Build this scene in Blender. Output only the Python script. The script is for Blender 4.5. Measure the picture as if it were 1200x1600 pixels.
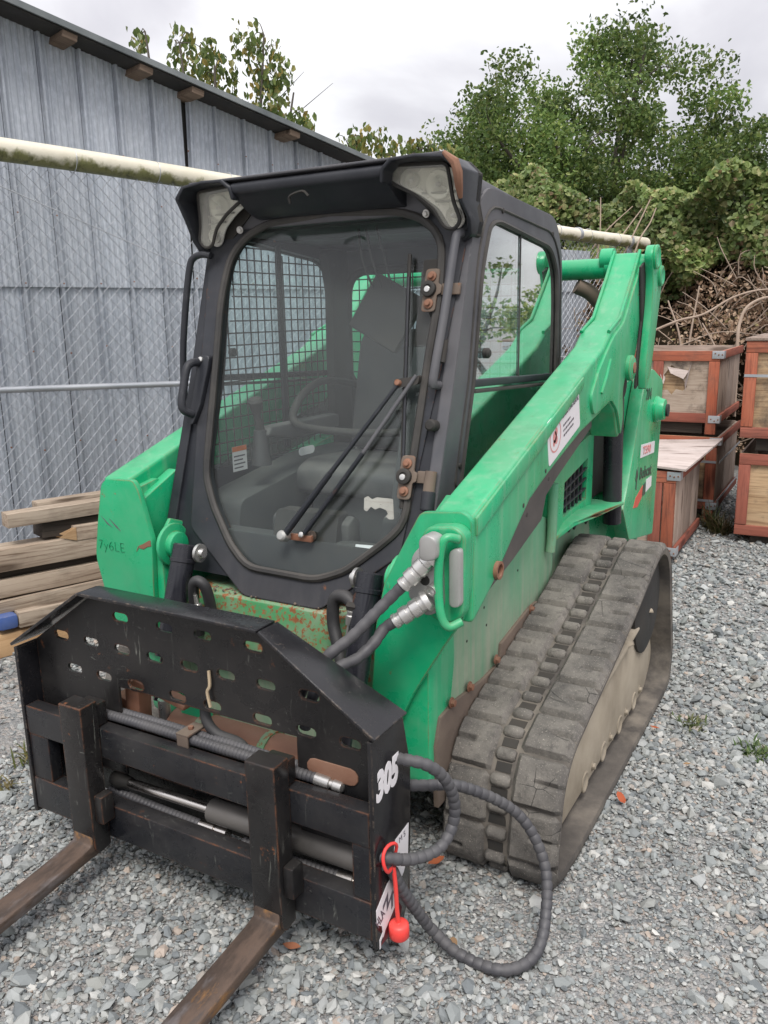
import bpy, bmesh, math, random
import numpy as np
from mathutils import Vector, Matrix, noise as mnoise
from mathutils.geometry import tessellate_polygon

random.seed(7)
rng = np.random.default_rng(7)
R = math.radians
scene = bpy.context.scene
COL = scene.collection
for o in list(bpy.data.objects):
    bpy.data.objects.remove(o)

# ------------------------------------------------------------------ camera
F_PX, YAW, PITCH, ROLL = 1296.07, 0.5236, 0.2306, -0.0209
CAM = (1.4938, -1.4435, 1.5874)
def cam_axes():
    cy, sy = math.cos(YAW), math.sin(YAW)
    f0 = Vector((-sy, cy, 0)); r0 = Vector((cy, sy, 0)); u0 = Vector((0, 0, 1))
    f = f0*math.cos(PITCH) - u0*math.sin(PITCH)
    u = u0*math.cos(PITCH) + f0*math.sin(PITCH)
    r = r0*math.cos(ROLL) + u*math.sin(ROLL)
    u2 = -r0*math.sin(ROLL) + u*math.cos(ROLL)
    return r, u2, f
cd = bpy.data.cameras.new('camera')
cam = bpy.data.objects.new('camera', cd); COL.objects.link(cam)
_r, _u, _f = cam_axes()
cam.matrix_world = Matrix(((_r.x, _u.x, -_f.x, CAM[0]), (_r.y, _u.y, -_f.y, CAM[1]), (_r.z, _u.z, -_f.z, CAM[2]), (0, 0, 0, 1)))
cd.sensor_fit = 'VERTICAL'; cd.sensor_height = 32.0; cd.sensor_width = 24.0
cd.lens = F_PX/1600*32.0
cd.clip_start = 0.05; cd.clip_end = 600
scene.camera = cam

# ------------------------------------------------------------------ light
SUN_EL, SUN_AZ = 58.0, 150.0      # azimuth: compass-style, clockwise from +Y
world = bpy.data.worlds.new('World'); scene.world = world
world.use_nodes = True
wn = world.node_tree; wn.nodes.clear()
def W(t, **kw):
    n = wn.nodes.new(t)
    for k, v in kw.items(): setattr(n, k, v)
    return n
wout = W('ShaderNodeOutputWorld')
sky = W('ShaderNodeTexSky', sky_type='NISHITA')
sky.sun_disc = False
sky.sun_elevation = R(SUN_EL); sky.sun_rotation = R(SUN_AZ)
bg1 = W('ShaderNodeBackground'); bg1.inputs['Strength'].default_value = 0.10
wn.links.new(sky.outputs[0], bg1.inputs['Color'])
tc = W('ShaderNodeTexCoord')
mp = W('ShaderNodeMapping'); mp.inputs['Scale'].default_value = (1.0, 1.0, 2.3); mp.inputs['Location'].default_value = (0.35, 0.1, 0.0)
wn.links.new(tc.outputs['Generated'], mp.inputs['Vector'])
nz = W('ShaderNodeTexNoise'); nz.inputs['Scale'].default_value = 2.1; nz.inputs['Detail'].default_value = 6; nz.inputs['Roughness'].default_value = 0.5; nz.inputs['Distortion'].default_value = 0.35
wn.links.new(mp.outputs[0], nz.inputs['Vector'])
cr = W('ShaderNodeValToRGB')
for p, c in ((0.36, (0.50, 0.485, 0.525, 1)), (0.49, (0.65, 0.635, 0.665, 1)), (0.60, (0.90, 0.895, 0.91, 1))):
    e = cr.color_ramp.elements.new(p); e.color = c
cr.color_ramp.elements.remove(cr.color_ramp.elements[0]); cr.color_ramp.elements.remove(cr.color_ramp.elements[-1])
wn.links.new(nz.outputs['Fac'], cr.inputs['Fac'])
# overcast sky: luminance follows the standard overcast law (1 + 2 sin elevation) / 3
sx_ = W('ShaderNodeSeparateXYZ'); wn.links.new(tc.outputs['Generated'], sx_.inputs[0])
cl_ = W('ShaderNodeClamp'); wn.links.new(sx_.outputs[2], cl_.inputs[0])
ma_ = W('ShaderNodeMath', operation='MULTIPLY_ADD'); wn.links.new(cl_.outputs[0], ma_.inputs[0]); ma_.inputs[1].default_value = 2.0*.45; ma_.inputs[2].default_value = 1.0*.45
bg2 = W('ShaderNodeBackground')
wn.links.new(ma_.outputs[0], bg2.inputs['Strength'])
wn.links.new(cr.outputs[0], bg2.inputs['Color'])
mx = W('ShaderNodeMixShader'); mx.inputs[0].default_value = 0.93     # cloud cover
wn.links.new(bg1.outputs[0], mx.inputs[1]); wn.links.new(bg2.outputs[0], mx.inputs[2])
wn.links.new(mx.outputs[0], wout.inputs['Surface'])

sd = bpy.data.lights.new('sun', 'SUN'); sd.energy = 1.5; sd.angle = R(22); sd.color = (1.0, 0.96, 0.9)
sun = bpy.data.objects.new('sun', sd); COL.objects.link(sun)
_sd = Vector((math.cos(R(SUN_EL))*math.sin(R(SUN_AZ)), math.cos(R(SUN_EL))*math.cos(R(SUN_AZ)), math.sin(R(SUN_EL))))
sun.rotation_euler = _sd.to_track_quat('Z', 'Y').to_euler()
sun.location = (0, 0, 20)

vs = scene.view_settings
vs.view_transform = 'Standard'; vs.look = 'None'; vs.gamma = 1.0; vs.exposure = 0.94; vs.use_curve_mapping = False
scene.cycles.max_bounces = 8; scene.cycles.transparent_max_bounces = 16
scene.cycles.use_denoising = True

# ------------------------------------------------------------------ material helpers
class NT:
    def __init__(s, name):
        s.m = bpy.data.materials.new(name); s.m.use_nodes = True
        s.t = s.m.node_tree; s.t.nodes.clear()
        s.out = s.t.nodes.new('ShaderNodeOutputMaterial')
        s.tc = s.t.nodes.new('ShaderNodeTexCoord')
    def n(s, typ, ins=None, **kw):
        nd = s.t.nodes.new(typ)
        for k, v in kw.items(): setattr(nd, k, v)
        for k, v in (ins or {}).items(): s.set(nd.inputs[k], v)
        return nd
    def set(s, inp, v):
        if isinstance(v, bpy.types.NodeSocket): s.t.links.new(v, inp)
        elif isinstance(v, (tuple, list)) and len(v) == 3 and inp.type == 'RGBA': inp.default_value = (*v, 1)
        else: inp.default_value = v
    def vec(s, scale=(1, 1, 1), rot=(0, 0, 0), src='Object', loc=(0, 0, 0)):
        nd = s.n('ShaderNodeMapping', {'Vector': s.tc.outputs[src], 'Scale': scale, 'Rotation': rot, 'Location': loc})
        return nd.outputs[0]
    def noise(s, scale, detail=4, rough=.6, vec=None, dist=0):
        return s.n('ShaderNodeTexNoise', {'Vector': vec or s.tc.outputs['Object'], 'Scale': scale, 'Detail': detail, 'Roughness': rough, 'Distortion': dist}).outputs['Fac']
    def step(s, f, a, b, lo=0., hi=1.):
        return s.n('ShaderNodeMapRange', {0: f, 1: a, 2: b, 3: lo, 4: hi}, clamp=True).outputs[0]
    def math(s, op, a, b=0., clamp=False):
        nd = s.n('ShaderNodeMath', {0: a, 1: b}, operation=op, use_clamp=clamp); return nd.outputs[0]
    def mix(s, f, a, b, blend='MIX'):
        nd = s.t.nodes.new('ShaderNodeMix'); nd.data_type = 'RGBA'; nd.blend_type = blend
        s.set(nd.inputs[0], f); s.set(nd.inputs[6], a); s.set(nd.inputs[7], b); return nd.outputs[2]
    def ramp(s, f, stops):
        nd = s.t.nodes.new('ShaderNodeValToRGB'); el = nd.color_ramp.elements
        while len(el) > 1: el.remove(el[0])
        el[0].position = stops[0][0]; el[0].color = (*stops[0][1], 1)
        for p, c in stops[1:]:
            e = el.new(p); e.color = (*c, 1)
        s.set(nd.inputs[0], f); return nd.outputs[0]
    def attr(s, name): return s.n('ShaderNodeAttribute', attribute_name=name).outputs['Color']
    def rand(s): return s.n('ShaderNodeObjectInfo').outputs['Random']
    def up(s):
        g = s.n('ShaderNodeNewGeometry'); x = s.n('ShaderNodeSeparateXYZ', {0: g.outputs['Normal']}); return x.outputs[2]
    def zpos(s):
        x = s.n('ShaderNodeSeparateXYZ', {0: s.tc.outputs['Object']}); return x.outputs[2]
    def bevel(s, r=.004, samples=3):
        return s.n('ShaderNodeBevel', {'Radius': r}, samples=samples).outputs[0]
    def edge(s, r=.008, samples=3):
        b = s.bevel(r, samples); g = s.n('ShaderNodeNewGeometry')
        d = s.n('ShaderNodeVectorMath', {0: b, 1: g.outputs['True Normal']}, operation='DOT_PRODUCT').outputs['Value']
        return s.step(d, .985, .90)
    def bump(s, h, strength=.3, dist=.01, normal=None):
        ins = {'Height': h, 'Strength': strength, 'Distance': dist}
        if normal is not None: ins['Normal'] = normal
        return s.n('ShaderNodeBump', ins).outputs[0]
    def bsdf(s, color, rough=.5, metal=0., normal=None, spec=.5, **kw):
        ins = {'Base Color': color, 'Roughness': rough, 'Metallic': metal, 'Specular IOR Level': spec}
        if normal is not None: ins['Normal'] = normal
        ins.update(kw)
        b = s.n('ShaderNodeBsdfPrincipled', ins)
        s.t.links.new(b.outputs[0], s.out.inputs[0]); return b

RUST = ((0.0, (.10, .035, .015)), (.5, (.24, .085, .03)), (1.0, (.38, .17, .07)))
def painted(name, base, base2, rough=.35, rust=.0, dust=.2, dustcol=(.36, .33, .27), edge=.5, metal=0., low=None, bump=.04,
            edgecol=None, scratch=.0, chip_scale=16, bev=.004, spec=.5, streak=.0, sheen_var=.15, grease=0.):
    k = NT(name)
    c = k.mix(k.step(k.noise(3.1, 3), .35, .65), base, base2)
    rr = k.step(k.noise(9, 5), .3, .7, rough-sheen_var*.6, rough+sheen_var)
    rcol = k.ramp(k.noise(30, 5), RUST)
    # dust
    dm = k.math('MULTIPLY', k.step(k.noise(4.5, 7, .68), .42, .72), dust)
    dm = k.math('ADD', dm, k.math('MULTIPLY', k.step(k.up(), .3, 1.), dust*.55), clamp=True)
    if low:      # splashed dried mud creeping up from the ground, with its own ragged outline
        lz = k.step(k.math('ADD', k.zpos(), k.math('MULTIPLY', k.noise(2.2, 6, .7, k.vec((1, 1, .45))), low[2])), low[0], low[1])
        st = k.step(k.noise(7, 4, .6, k.vec((3.2, 3.2, .25))), .25, .6)
        lz = k.math('MULTIPLY', lz, k.math('ADD', k.math('MULTIPLY', st, .55), .42), clamp=True)
        dm = k.math('MAXIMUM', dm, k.math('MULTIPLY', lz, low[3]))
    c = k.mix(dm, c, k.mix(k.noise(26, 4), dustcol, tuple(v*.72 for v in dustcol)))
    if streak:
        c = k.mix(k.math('MULTIPLY', k.step(k.noise(5, 3, .5, k.vec((7, 7, .35))), .52, .75), streak), c, dustcol)
    if grease:   # old oil film and grime, in runs of its own shape
        gm = k.math('MULTIPLY', k.step(k.noise(3.4, 7, .72, k.vec((1.6, 1.6, .55), loc=(3, 1, 7))), .52, .74), grease)
        c = k.mix(gm, c, tuple(v*.35+.012 for v in base))
    if scratch:
        sv = k.n('ShaderNodeTexNoise', {'Vector': k.vec((40, 40, 3.5), (0.3, .5, .2)), 'Scale': 1.5, 'Detail': 5, 'Roughness': .7, 'Distortion': 1.2}).outputs['Fac']
        sv2 = k.n('ShaderNodeTexNoise', {'Vector': k.vec((5, 26, 26), (0.2, .3, .6)), 'Scale': 1.5, 'Detail': 6, 'Roughness': .75, 'Distortion': 2.2}).outputs['Fac']
        sm = k.math('MULTIPLY', k.math('MAXIMUM', k.step(sv, .62, .70), k.step(sv2, .63, .71)), k.step(k.noise(3, 3), .40, .62))
        sm = k.math('MAXIMUM', sm, k.math('MULTIPLY', k.step(k.noise(75, 4, .75), .63, .70), k.step(k.noise(4.2, 3), .42, .6, 0, .55)))
        c = k.mix(k.math('MULTIPLY', sm, scratch*.7), c, edgecol or (.24, .25, .22))
    if rust or edge:
        chips = k.step(k.noise(chip_scale, 9, .72), .66-rust*.22, .70-rust*.2)
        patch = k.step(k.noise(2.7, 4), .47, .62)
        m = k.math('MULTIPLY', chips, patch) if rust < .6 else chips
        if edge:
            em = k.math('MULTIPLY', k.math('MULTIPLY', k.edge(.006), k.step(k.noise(24, 6, .75), .64-edge*.28, .70-edge*.22)), k.step(k.noise(5.5, 4, .6), .40, .60))
            if edgecol: c = k.mix(em, c, edgecol)
            else: m = k.math('MAXIMUM', m, em)
        if rust or not edgecol:
            c = k.mix(m, c, rcol)
            rr = k.mix(m, rr, (.85, .85, .85))
    rr = k.mix(dm, rr, (.9, .9, .9))
    nrm = k.bump(k.noise(60, 6, .65), bump, .004, k.bevel(bev)) if bev else k.bump(k.noise(60, 6, .65), bump, .004)
    k.bsdf(c, rr, metal, nrm, spec)
    return k.m

GREEN, GREEN2 = (.010, .415, .178), (.008, .355, .145)
M = {}
M['green'] = painted('green_paint', GREEN, GREEN2, .27, rust=.12, dust=.30, dustcol=(.34, .43, .32), edge=1.25, scratch=.45, edgecol=None, streak=.25, grease=.5)
M['green_clean'] = painted('green_paint_clean', GREEN, GREEN2, .25, rust=.10, dust=.20, dustcol=(.32, .43, .32), edge=1.25, scratch=.4, grease=.5)
M['green_low'] = painted('green_paint_muddy', (.02, .34, .15), (.05, .34, .18), .45, rust=.06, dust=.35, dustcol=(.42, .435, .33), edge=.5, low=(1.36, .84, .5, .88), scratch=.3)
M['green_worn'] = painted('green_paint_worn', (.05, .25, .09), (.08, .28, .12), .6, rust=.68, dust=.8, dustcol=(.33, .34, .26), edge=.6, chip_scale=62)
M['cab'] = painted('cab_black', (.017, .019, .024), (.024, .026, .032), .42, rust=.05, dust=.13, dustcol=(.13, .13, .14), edge=.35, edgecol=(.16, .16, .17), bev=.006, scratch=.2, spec=.36)
M['cab_grey'] = painted('cab_grey_faded', (.058, .060, .070), (.095, .095, .103), .5, rust=.0, dust=.3, dustcol=(.20, .19, .19), edge=.2, edgecol=(.2, .2, .2), bev=.008)
M['cab_low'] = painted('cab_black_dusty', (.022, .024, .030), (.030, .033, .040), .45, rust=.16, dust=.20, dustcol=(.17, .16, .16), edge=.5, bev=.006, low=(1.00, .70, .10, .42), scratch=.2, spec=.36)
M['black'] = painted('black_enamel', (.008, .008, .010), (.011, .011, .013), .20, rust=.04, dust=.05, dustcol=(.16, .155, .15), edge=.55, edgecol=(.26, .20, .15), scratch=.35, sheen_var=.12)
M['black_worn'] = painted('black_enamel_worn', (.010, .010, .011), (.017, .016, .016), .26, rust=.16, dust=.13, dustcol=(.15, .135, .12), edge=.75, scratch=.95, spec=.40)
M['black_rail'] = painted('black_rail_worn', (.010, .011, .014), (.018, .019, .022), .26, rust=.18, dust=.12, dustcol=(.19, .17, .15), edge=.8, scratch=.95, spec=.40)
M['rubber'] = painted('black_rubber', (.022, .022, .024), (.03, .03, .032), .55, dust=.25, dustcol=(.18, .17, .16), edge=0, bev=0)
M['hose'] = painted('hose_sleeve', (.045, .045, .052), (.07, .07, .078), .5, dust=.3, dustcol=(.2, .19, .18), edge=0, bev=0)
M['cyl'] = painted('cylinder_black', (.012, .013, .018), (.018, .018, .024), .22, rust=.03, dust=.1, dustcol=(.2, .19, .18), edge=.0, bev=0)
M['barrel'] = painted('dusty_barrel', (.10, .095, .09), (.16, .15, .14), .3, rust=.03, dust=.45, dustcol=(.2, .185, .17), edge=0, metal=.4, bev=0)
M['steel'] = painted('zinc_steel', (.58, .57, .55), (.68, .67, .64), .26, rust=.02, dust=.12, dustcol=(.25, .24, .21), edge=0, metal=.85, bev=.002)
M['alu'] = painted('cast_aluminium', (.40, .40, .39), (.50, .50, .48), .5, dust=.35, dustcol=(.28, .26, .24), edge=0, metal=.6, bev=.006)
M['chrome'] = painted('rod_chrome', (.62, .58, .54), (.72, .69, .66), .22, rust=.05, dust=.15, dustcol=(.3, .25, .2), edge=0, metal=1., bev=0)
M['rust'] = painted('rusty_steel', (.19, .085, .05), (.27, .12, .07), .75, rust=.5, dust=.35, dustcol=(.33, .24, .18), edge=.3, bump=.2)
M['skid'] = painted('skid_steel', (.10, .075, .06), (.15, .11, .085), .7, rust=.5, dust=.5, dustcol=(.25, .20, .15), edge=.3, bump=.2)
M['mud'] = painted('muddy_frame', (.25, .21, .155), (.40, .345, .265), .9, dust=.75, dustcol=(.47, .41, .325), edge=0, bump=.3, bev=.01, rust=.0)
M['grime'] = painted('dark_grime_and_gap_shade', (.012, .012, .012), (.03, .028, .025), .7, dust=.25, dustcol=(.12, .10, .08), edge=0, bev=0)  # dark tone of grimy parts, also used for shade painted into gaps
M['seal'] = painted('rubber_seal', (.02, .02, .02), (.035, .033, .03), .6, dust=.35, dustcol=(.2, .18, .16), edge=0, bev=0)
M['red'] = painted('red_rubber', (.72, .035, .035), (.78, .06, .05), .4, dust=.06, dustcol=(.6, .3, .25), edge=0, bev=.004)
M['zinc'] = painted('galvanised', (.40, .42, .45), (.50, .52, .55), .45, dust=.15, dustcol=(.3, .3, .28), edge=0, metal=.5, bev=0)
M['seat'] = painted('seat_vinyl', (.03, .032, .034), (.05, .05, .05), .5, dust=.7, dustcol=(.16, .15, .14), edge=0, bev=.01)
M['inner'] = painted('cab_interior', (.020, .024, .026), (.032, .037, .039), .7, dust=.35, dustcol=(.14, .135, .12), edge=0, bev=0)
M['grey_strip'] = painted('grey_strip_mottled', (.085, .078, .074), (.13, .115, .105), .65, rust=.05, dust=.5, dustcol=(.22, .19, .165), edge=.3)

def plain(name, col, rough=.5, metal=0., emit=None, noise=0):
    k = NT(name)
    c = k.mix(k.noise(25, 4), tuple(v*(1-noise) for v in col), tuple(min(1, v*(1+noise)) for v in col)) if noise else col
    k.bsdf(c, rough, metal); return k.m
M['white'] = plain('white_vinyl', (.72, .70, .72), .45, noise=.05)
M['pink'] = plain('pink_print', (.62, .25, .24), .5, noise=.08)
M['ink'] = plain('grey_ink', (.10, .09, .11), .5)
M['darkprint'] = plain('dark_print', (.035, .07, .05), .5)
M['redprint'] = plain('red_print', (.55, .09, .06), .5, noise=.1)
M['darkred'] = plain('dark_red_print', (.12, .012, .018), .4, noise=.2)
M['chalk'] = plain('dark_green_marking', (.006, .13, .06), .5)
M['orange'] = plain('orange_print', (.6, .14, .02), .5)
M['tape'] = plain('tan_tape', (.42, .33, .22), .6, noise=.1)

def glass_mat(name, tint, dirt, refl=1.0, dcol=(.42, .42, .40)):
    k = NT(name)
    tr = k.n('ShaderNodeBsdfTransparent', {'Color': tint})
    gl = k.n('ShaderNodeBsdfGlossy', {'Color': (1, 1, 1), 'Roughness': .015})
    g = k.n('ShaderNodeNewGeometry')
    dt = k.n('ShaderNodeVectorMath', {0: g.outputs['Normal'], 1: g.outputs['Incoming']}, operation='DOT_PRODUCT').outputs['Value']
    f5 = k.math('POWER', k.math('SUBTRACT', 1., k.math('ABSOLUTE', dt), clamp=True), 5.)
    fr = k.math('ADD', k.math('MULTIPLY', f5, .96), .04)          # Schlick, the same from both sides of the pane
    m1 = k.n('ShaderNodeMixShader', {0: k.math('MULTIPLY', fr, refl, clamp=True), 1: tr.outputs[0], 2: gl.outputs[0]})
    df = k.n('ShaderNodeBsdfDiffuse', {'Color': dcol})
    sm = k.step(k.noise(2.3, 6, .62, k.vec((1, 1, .6))), .32, .78, dirt*.25, dirt)
    sp = k.math('MULTIPLY', k.step(k.noise(85, 3, .7), .68, .74), .35)
    m2 = k.n('ShaderNodeMixShader', {0: k.math('MAXIMUM', sm, sp), 1: m1.outputs[0], 2: df.outputs[0]})
    k.t.links.new(m2.outputs[0], k.out.inputs[0]); return k.m
M['glass'] = glass_mat('windshield_glass', (.95, .985, .975), .018, .7)
M['sideglass'] = glass_mat('side_glass', (.80, .90, .88), .03, 4.2)
M['clearglass'] = glass_mat('clear_side_glass', (.90, .97, .97), .02, .8)
M['lensglass'] = glass_mat('lamp_glass', (.97, .97, .93), .30, 1.4, (.72, .71, .64))
M['reflector'] = painted('lamp_reflector', (.72, .71, .66), (.82, .81, .77), .20, dust=.15, dustcol=(.5, .47, .38), edge=0, metal=.35, bev=.006)
def lens_mat():
    k = NT('hazy_lens')
    c = k.mix(k.noise(12, 5), (.60, .58, .50), (.78, .77, .72))
    wv = k.n('ShaderNodeTexWave', {'Vector': k.vec((1, 1, 1)), 'Scale': 16, 'Distortion': .4}, bands_direction='X').outputs['Fac']
    k.bsdf(c, .16, 0., k.bump(wv, .12, .01), **{'Transmission Weight': .35, 'Coat Weight': .5})
    return k.m
M['lens'] = lens_mat()

def track_rubber():
    k = NT('track_rubber')
    c = k.mix(k.step(k.noise(5, 6, .65), .35, .7), (.085, .080, .075), (.225, .208, .184))
    c = k.mix(k.math('MULTIPLY', k.step(k.noise(34, 6, .75), .50, .70), .7), c, (.058, .055, .053))
    g = k.noise(220, 3, .7)
    c = k.mix(k.step(g, .60, .70), c, (.33, .30, .26))
    cr_ = k.n('ShaderNodeTexVoronoi', {'Vector': k.vec((1, 1, 1)), 'Scale': 9.}, feature='DISTANCE_TO_EDGE').outputs[0]
    crk = k.math('MULTIPLY', k.step(cr_, .012, .0), k.step(k.noise(4, 3), .55, .62))
    c = k.mix(crk, c, (.03, .03, .03))
    h = k.math('SUBTRACT', k.math('ADD', k.noise(90, 6, .7), k.math('MULTIPLY', k.noise(14, 5), 1.5)), k.math('MULTIPLY', crk, 2.))
    k.bsdf(c, .85, 0., k.bump(h, .5, .006, k.bevel(.006)), .25); return k.m
M['track'] = track_rubber()
def track_dark():
    k = NT('track_rubber_side')
    c = k.mix(k.step(k.noise(6, 6, .65), .35, .7), (.075, .068, .062), (.14, .125, .11))
    c = k.mix(k.math('MULTIPLY', k.step(k.noise(3, 5, .65), .45, .65), .7), c, (.25, .22, .18))
    k.bsdf(c, .8, 0., k.bump(k.noise(70, 6, .7), .35, .005), .3); return k.m
M['track_side'] = track_dark()

def tine_mat():
    k = NT('tine_rust')
    v = k.vec((8, 2.4, 8))
    n1 = k.noise(2.2, 6, .7, v)
    c = k.ramp(n1, ((.25, (.035, .026, .021)), (.42, (.062, .044, .034)), (.58, (.115, .078, .058)), (.72, (.070, .062, .060)), (.9, (.22, .18, .155))))
    c = k.mix(k.math('MULTIPLY', k.step(k.noise(5, 6, .7, k.vec((2.4, .8, 2.4))), .55, .66), .75), c, (.30, .145, .04))
    c = k.mix(k.step(k.noise(4, 5, .6, k.vec((2, .8, 2), loc=(4, 2, 1))), .55, .66), c, (.17, .155, .155))
    k.bsdf(c, k.step(n1, .3, .7, .40, .7), k.step(n1, .5, .9, .15, .5), k.bump(n1, .35, .004, k.bevel(.006))); return k.m
M['tine'] = tine_mat()

def wood(name, a, b, cdark, grain=1.0, rough=.85, dirty=.3):
    """long axis of the board = local X"""
    k = NT(name)
    rnd = k.rand()
    v = k.n('ShaderNodeVectorMath', {0: k.tc.outputs['Object'], 1: k.n('ShaderNodeCombineXYZ', {0: k.math('MULTIPLY', rnd, 40.), 1: k.math('MULTIPLY', rnd, 17.)}).outputs[0]}, operation='ADD').outputs[0]
    vm = k.n('ShaderNodeMapping', {'Vector': v, 'Scale': (1.5, 32, 32)}).outputs[0]
    g = k.noise(2.4, 6, .62, vm, .6)
    vb = k.n('ShaderNodeMapping', {'Vector': v, 'Scale': (.8, 3, 3)}).outputs[0]
    c = k.mix(k.step(k.noise(2.2, 5, .6, vb), .3, .7), a, b)
    c = k.mix(k.math('MULTIPLY', k.step(g, .47, .68), .75*grain), c, cdark)
    kn = k.n('ShaderNodeTexVoronoi', {'Vector': k.n('ShaderNodeMapping', {'Vector': v, 'Scale': (1.7, 7, 7)}).outputs[0], 'Scale': 1.0}).outputs['Distance']
    c = k.mix(k.math('MULTIPLY', k.step(kn, .20, .10), .8), c, tuple(x*.6 for x in cdark))
    c = k.mix(k.math('MULTIPLY', k.step(k.noise(6, 6, .72, v), .50, .74), dirty, True), c, (.085, .07, .06))
    hb = k.n('ShaderNodeHueSaturation', {'Hue': .5, 'Saturation': 1., 'Value': k.step(rnd, 0, 1, .82, 1.15), 'Color': c}).outputs[0]
    k.bsdf(hb, rough, 0., k.bump(g, .3, .004, k.bevel(.003)), .25); return k.m
M['lumber'] = wood('weathered_lumber', (.37, .285, .215), (.52, .435, .345), (.15, .10, .068), 1.15)
M['lumber_new'] = wood('fresh_lumber', (.50, .31, .16), (.56, .38, .22), (.34, .19, .09), .8, dirty=.12)
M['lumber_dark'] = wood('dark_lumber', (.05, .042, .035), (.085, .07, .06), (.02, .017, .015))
M['endwood'] = wood('rafter_end', (.20, .145, .105), (.27, .20, .15), (.10, .07, .05))
M['redwood'] = wood('red_painted_batten', (.36, .095, .050), (.45, .165, .10), (.15, .05, .035), 1.0, .8, dirty=.6)
M['redwood_old'] = wood('faded_red_batten', (.27, .085, .06), (.36, .13, .09), (.13, .045, .035), .9, .8, dirty=.4)
M['slat'] = wood('grey_slat', (.31, .235, .19), (.42, .34, .29), (.17, .12, .095))
M['ply'] = wood('plywood_panel', (.42, .335, .26), (.54, .46, .385), (.20, .14, .10), .9, dirty=1.1)
M['ply_orange'] = wood('orange_plywood', (.42, .275, .15), (.52, .38, .24), (.17, .10, .055), 1.0, dirty=.85)
M['ply_pale'] = wood('pale_plywood', (.47, .40, .37), (.57, .50, .47), (.30, .23, .20), .6, dirty=.35)
M['blue'] = painted('blue_paint', (.03, .075, .26), (.04, .10, .32), .6, dust=.2, edge=.3, edgecol=(.3, .25, .2), bev=.006)

def shed_mat(name, a, b):
    k = NT(name)
    rnd = k.rand()
    v = k.n('ShaderNodeVectorMath', {0: k.tc.outputs['Object'], 1: k.n('ShaderNodeCombineXYZ', {0: k.math('MULTIPLY', rnd, 9.), 2: k.math('MULTIPLY', rnd, 5.)}).outputs[0]}, operation='ADD').outputs[0]
    st = k.noise(3, 6, .65, k.n('ShaderNodeMapping', {'Vector': v, 'Scale': (9, 9, .5)}).outputs[0])
    c = k.mix(k.step(st, .3, .7), a, b)
    sp = k.noise(46, 3, .6, k.n('ShaderNodeMapping', {'Vector': v, 'Scale': (1, 1, .5)}).outputs[0])
    c = k.mix(k.math('MULTIPLY', k.step(sp, .45, .66), .30), c, tuple(min(1, x*1.5) for x in b))
    c = k.mix(k.math('MULTIPLY', k.step(k.noise(5, 6, .7, k.n('ShaderNodeMapping', {'Vector': v, 'Scale': (3, 3, .6)}).outputs[0]), .56, .72), .45), c, tuple(x*.52 for x in a))
    hv = k.n('ShaderNodeHueSaturation', {'Hue': .5, 'Saturation': 1., 'Value': k.step(rnd, 0, 1, .88, 1.1), 'Color': c}).outputs[0]
    k.bsdf(hv, k.step(st, .3, .7, .5, .72), .25, k.bump(k.noise(7, 4, .6, v), .12, .02), .4); return k.m
M['shed'] = shed_mat('shed_sheet_metal', (.36, .395, .445), (.45, .48, .52))
M['shed_trim'] = painted('roof_edge_metal', (.10, .115, .12), (.20, .22, .225), .5, dust=.35, dustcol=(.28, .30, .29), edge=0, bev=0)
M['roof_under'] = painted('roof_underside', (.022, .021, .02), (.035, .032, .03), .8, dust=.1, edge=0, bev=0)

def moss_pipe():
    k = NT('mossy_white_pipe')
    x = k.n('ShaderNodeNewGeometry').outputs['Normal']
    up_ = k.n('ShaderNodeSeparateXYZ', {0: x}).outputs[2]
    n = k.noise(9, 7, .7)
    m = k.step(k.math('ADD', k.math('MULTIPLY', up_, -.38), n), .50, .70)
    st = k.step(k.noise(30, 5, .7, k.vec((1, 1, .4))), .5, .7)
    c = k.mix(k.step(k.noise(4, 4), .3, .7), (.72, .68, .57), (.58, .54, .42))
    c = k.mix(m, c, k.mix(st, (.19, .19, .075), (.045, .05, .02)))
    k.bsdf(c, .5, 0., k.bump(n, .2, .01)); return k.m
M['pipe'] = moss_pipe()
def vcol_mat(name, rough=.85, spec=.2, transl=0., bump=None):
    k = NT(name)
    c = k.attr('col')
    if bump: c = k.mix(k.math('MULTIPLY', k.noise(bump, 5, .7), .55), c, k.mix(.5, c, (.05, .05, .05)))
    if transl:
        d = k.n('ShaderNodeBsdfPrincipled', {'Base Color': c, 'Roughness': rough, 'Specular IOR Level': spec})
        t = k.n('ShaderNodeBsdfTranslucent', {'Color': c})
        m = k.n('ShaderNodeMixShader', {0: transl, 1: d.outputs[0], 2: t.outputs[0]})
        k.t.links.new(m.outputs[0], k.out.inputs[0])
    else:
        k.bsdf(c, rough, 0., None, spec)
    return k.m
M['leaf'] = vcol_mat('leaf', .45, .4, .42)
M['deadleaf'] = vcol_mat('dead_leaf', .9, .1, .2)
M['stone'] = vcol_mat('gravel_stone', .85, .25, 0, 60)
def bark(name, a, b):
    k = NT(name)
    n = k.noise(9, 6, .7, k.vec((1, 1, .35)))
    k.bsdf(k.mix(n, a, b), .9, 0., k.bump(n, .5, .01), .2); return k.m
M['bark'] = bark('grey_bark', (.05, .043, .035), (.16, .14, .12))
M['cane'] = bark('pale_cane', (.26, .19, .14), (.47, .38, .31))
M['thicket'] = bark('thicket_litter', (.012, .012, .007), (.06, .042, .024))
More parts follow.
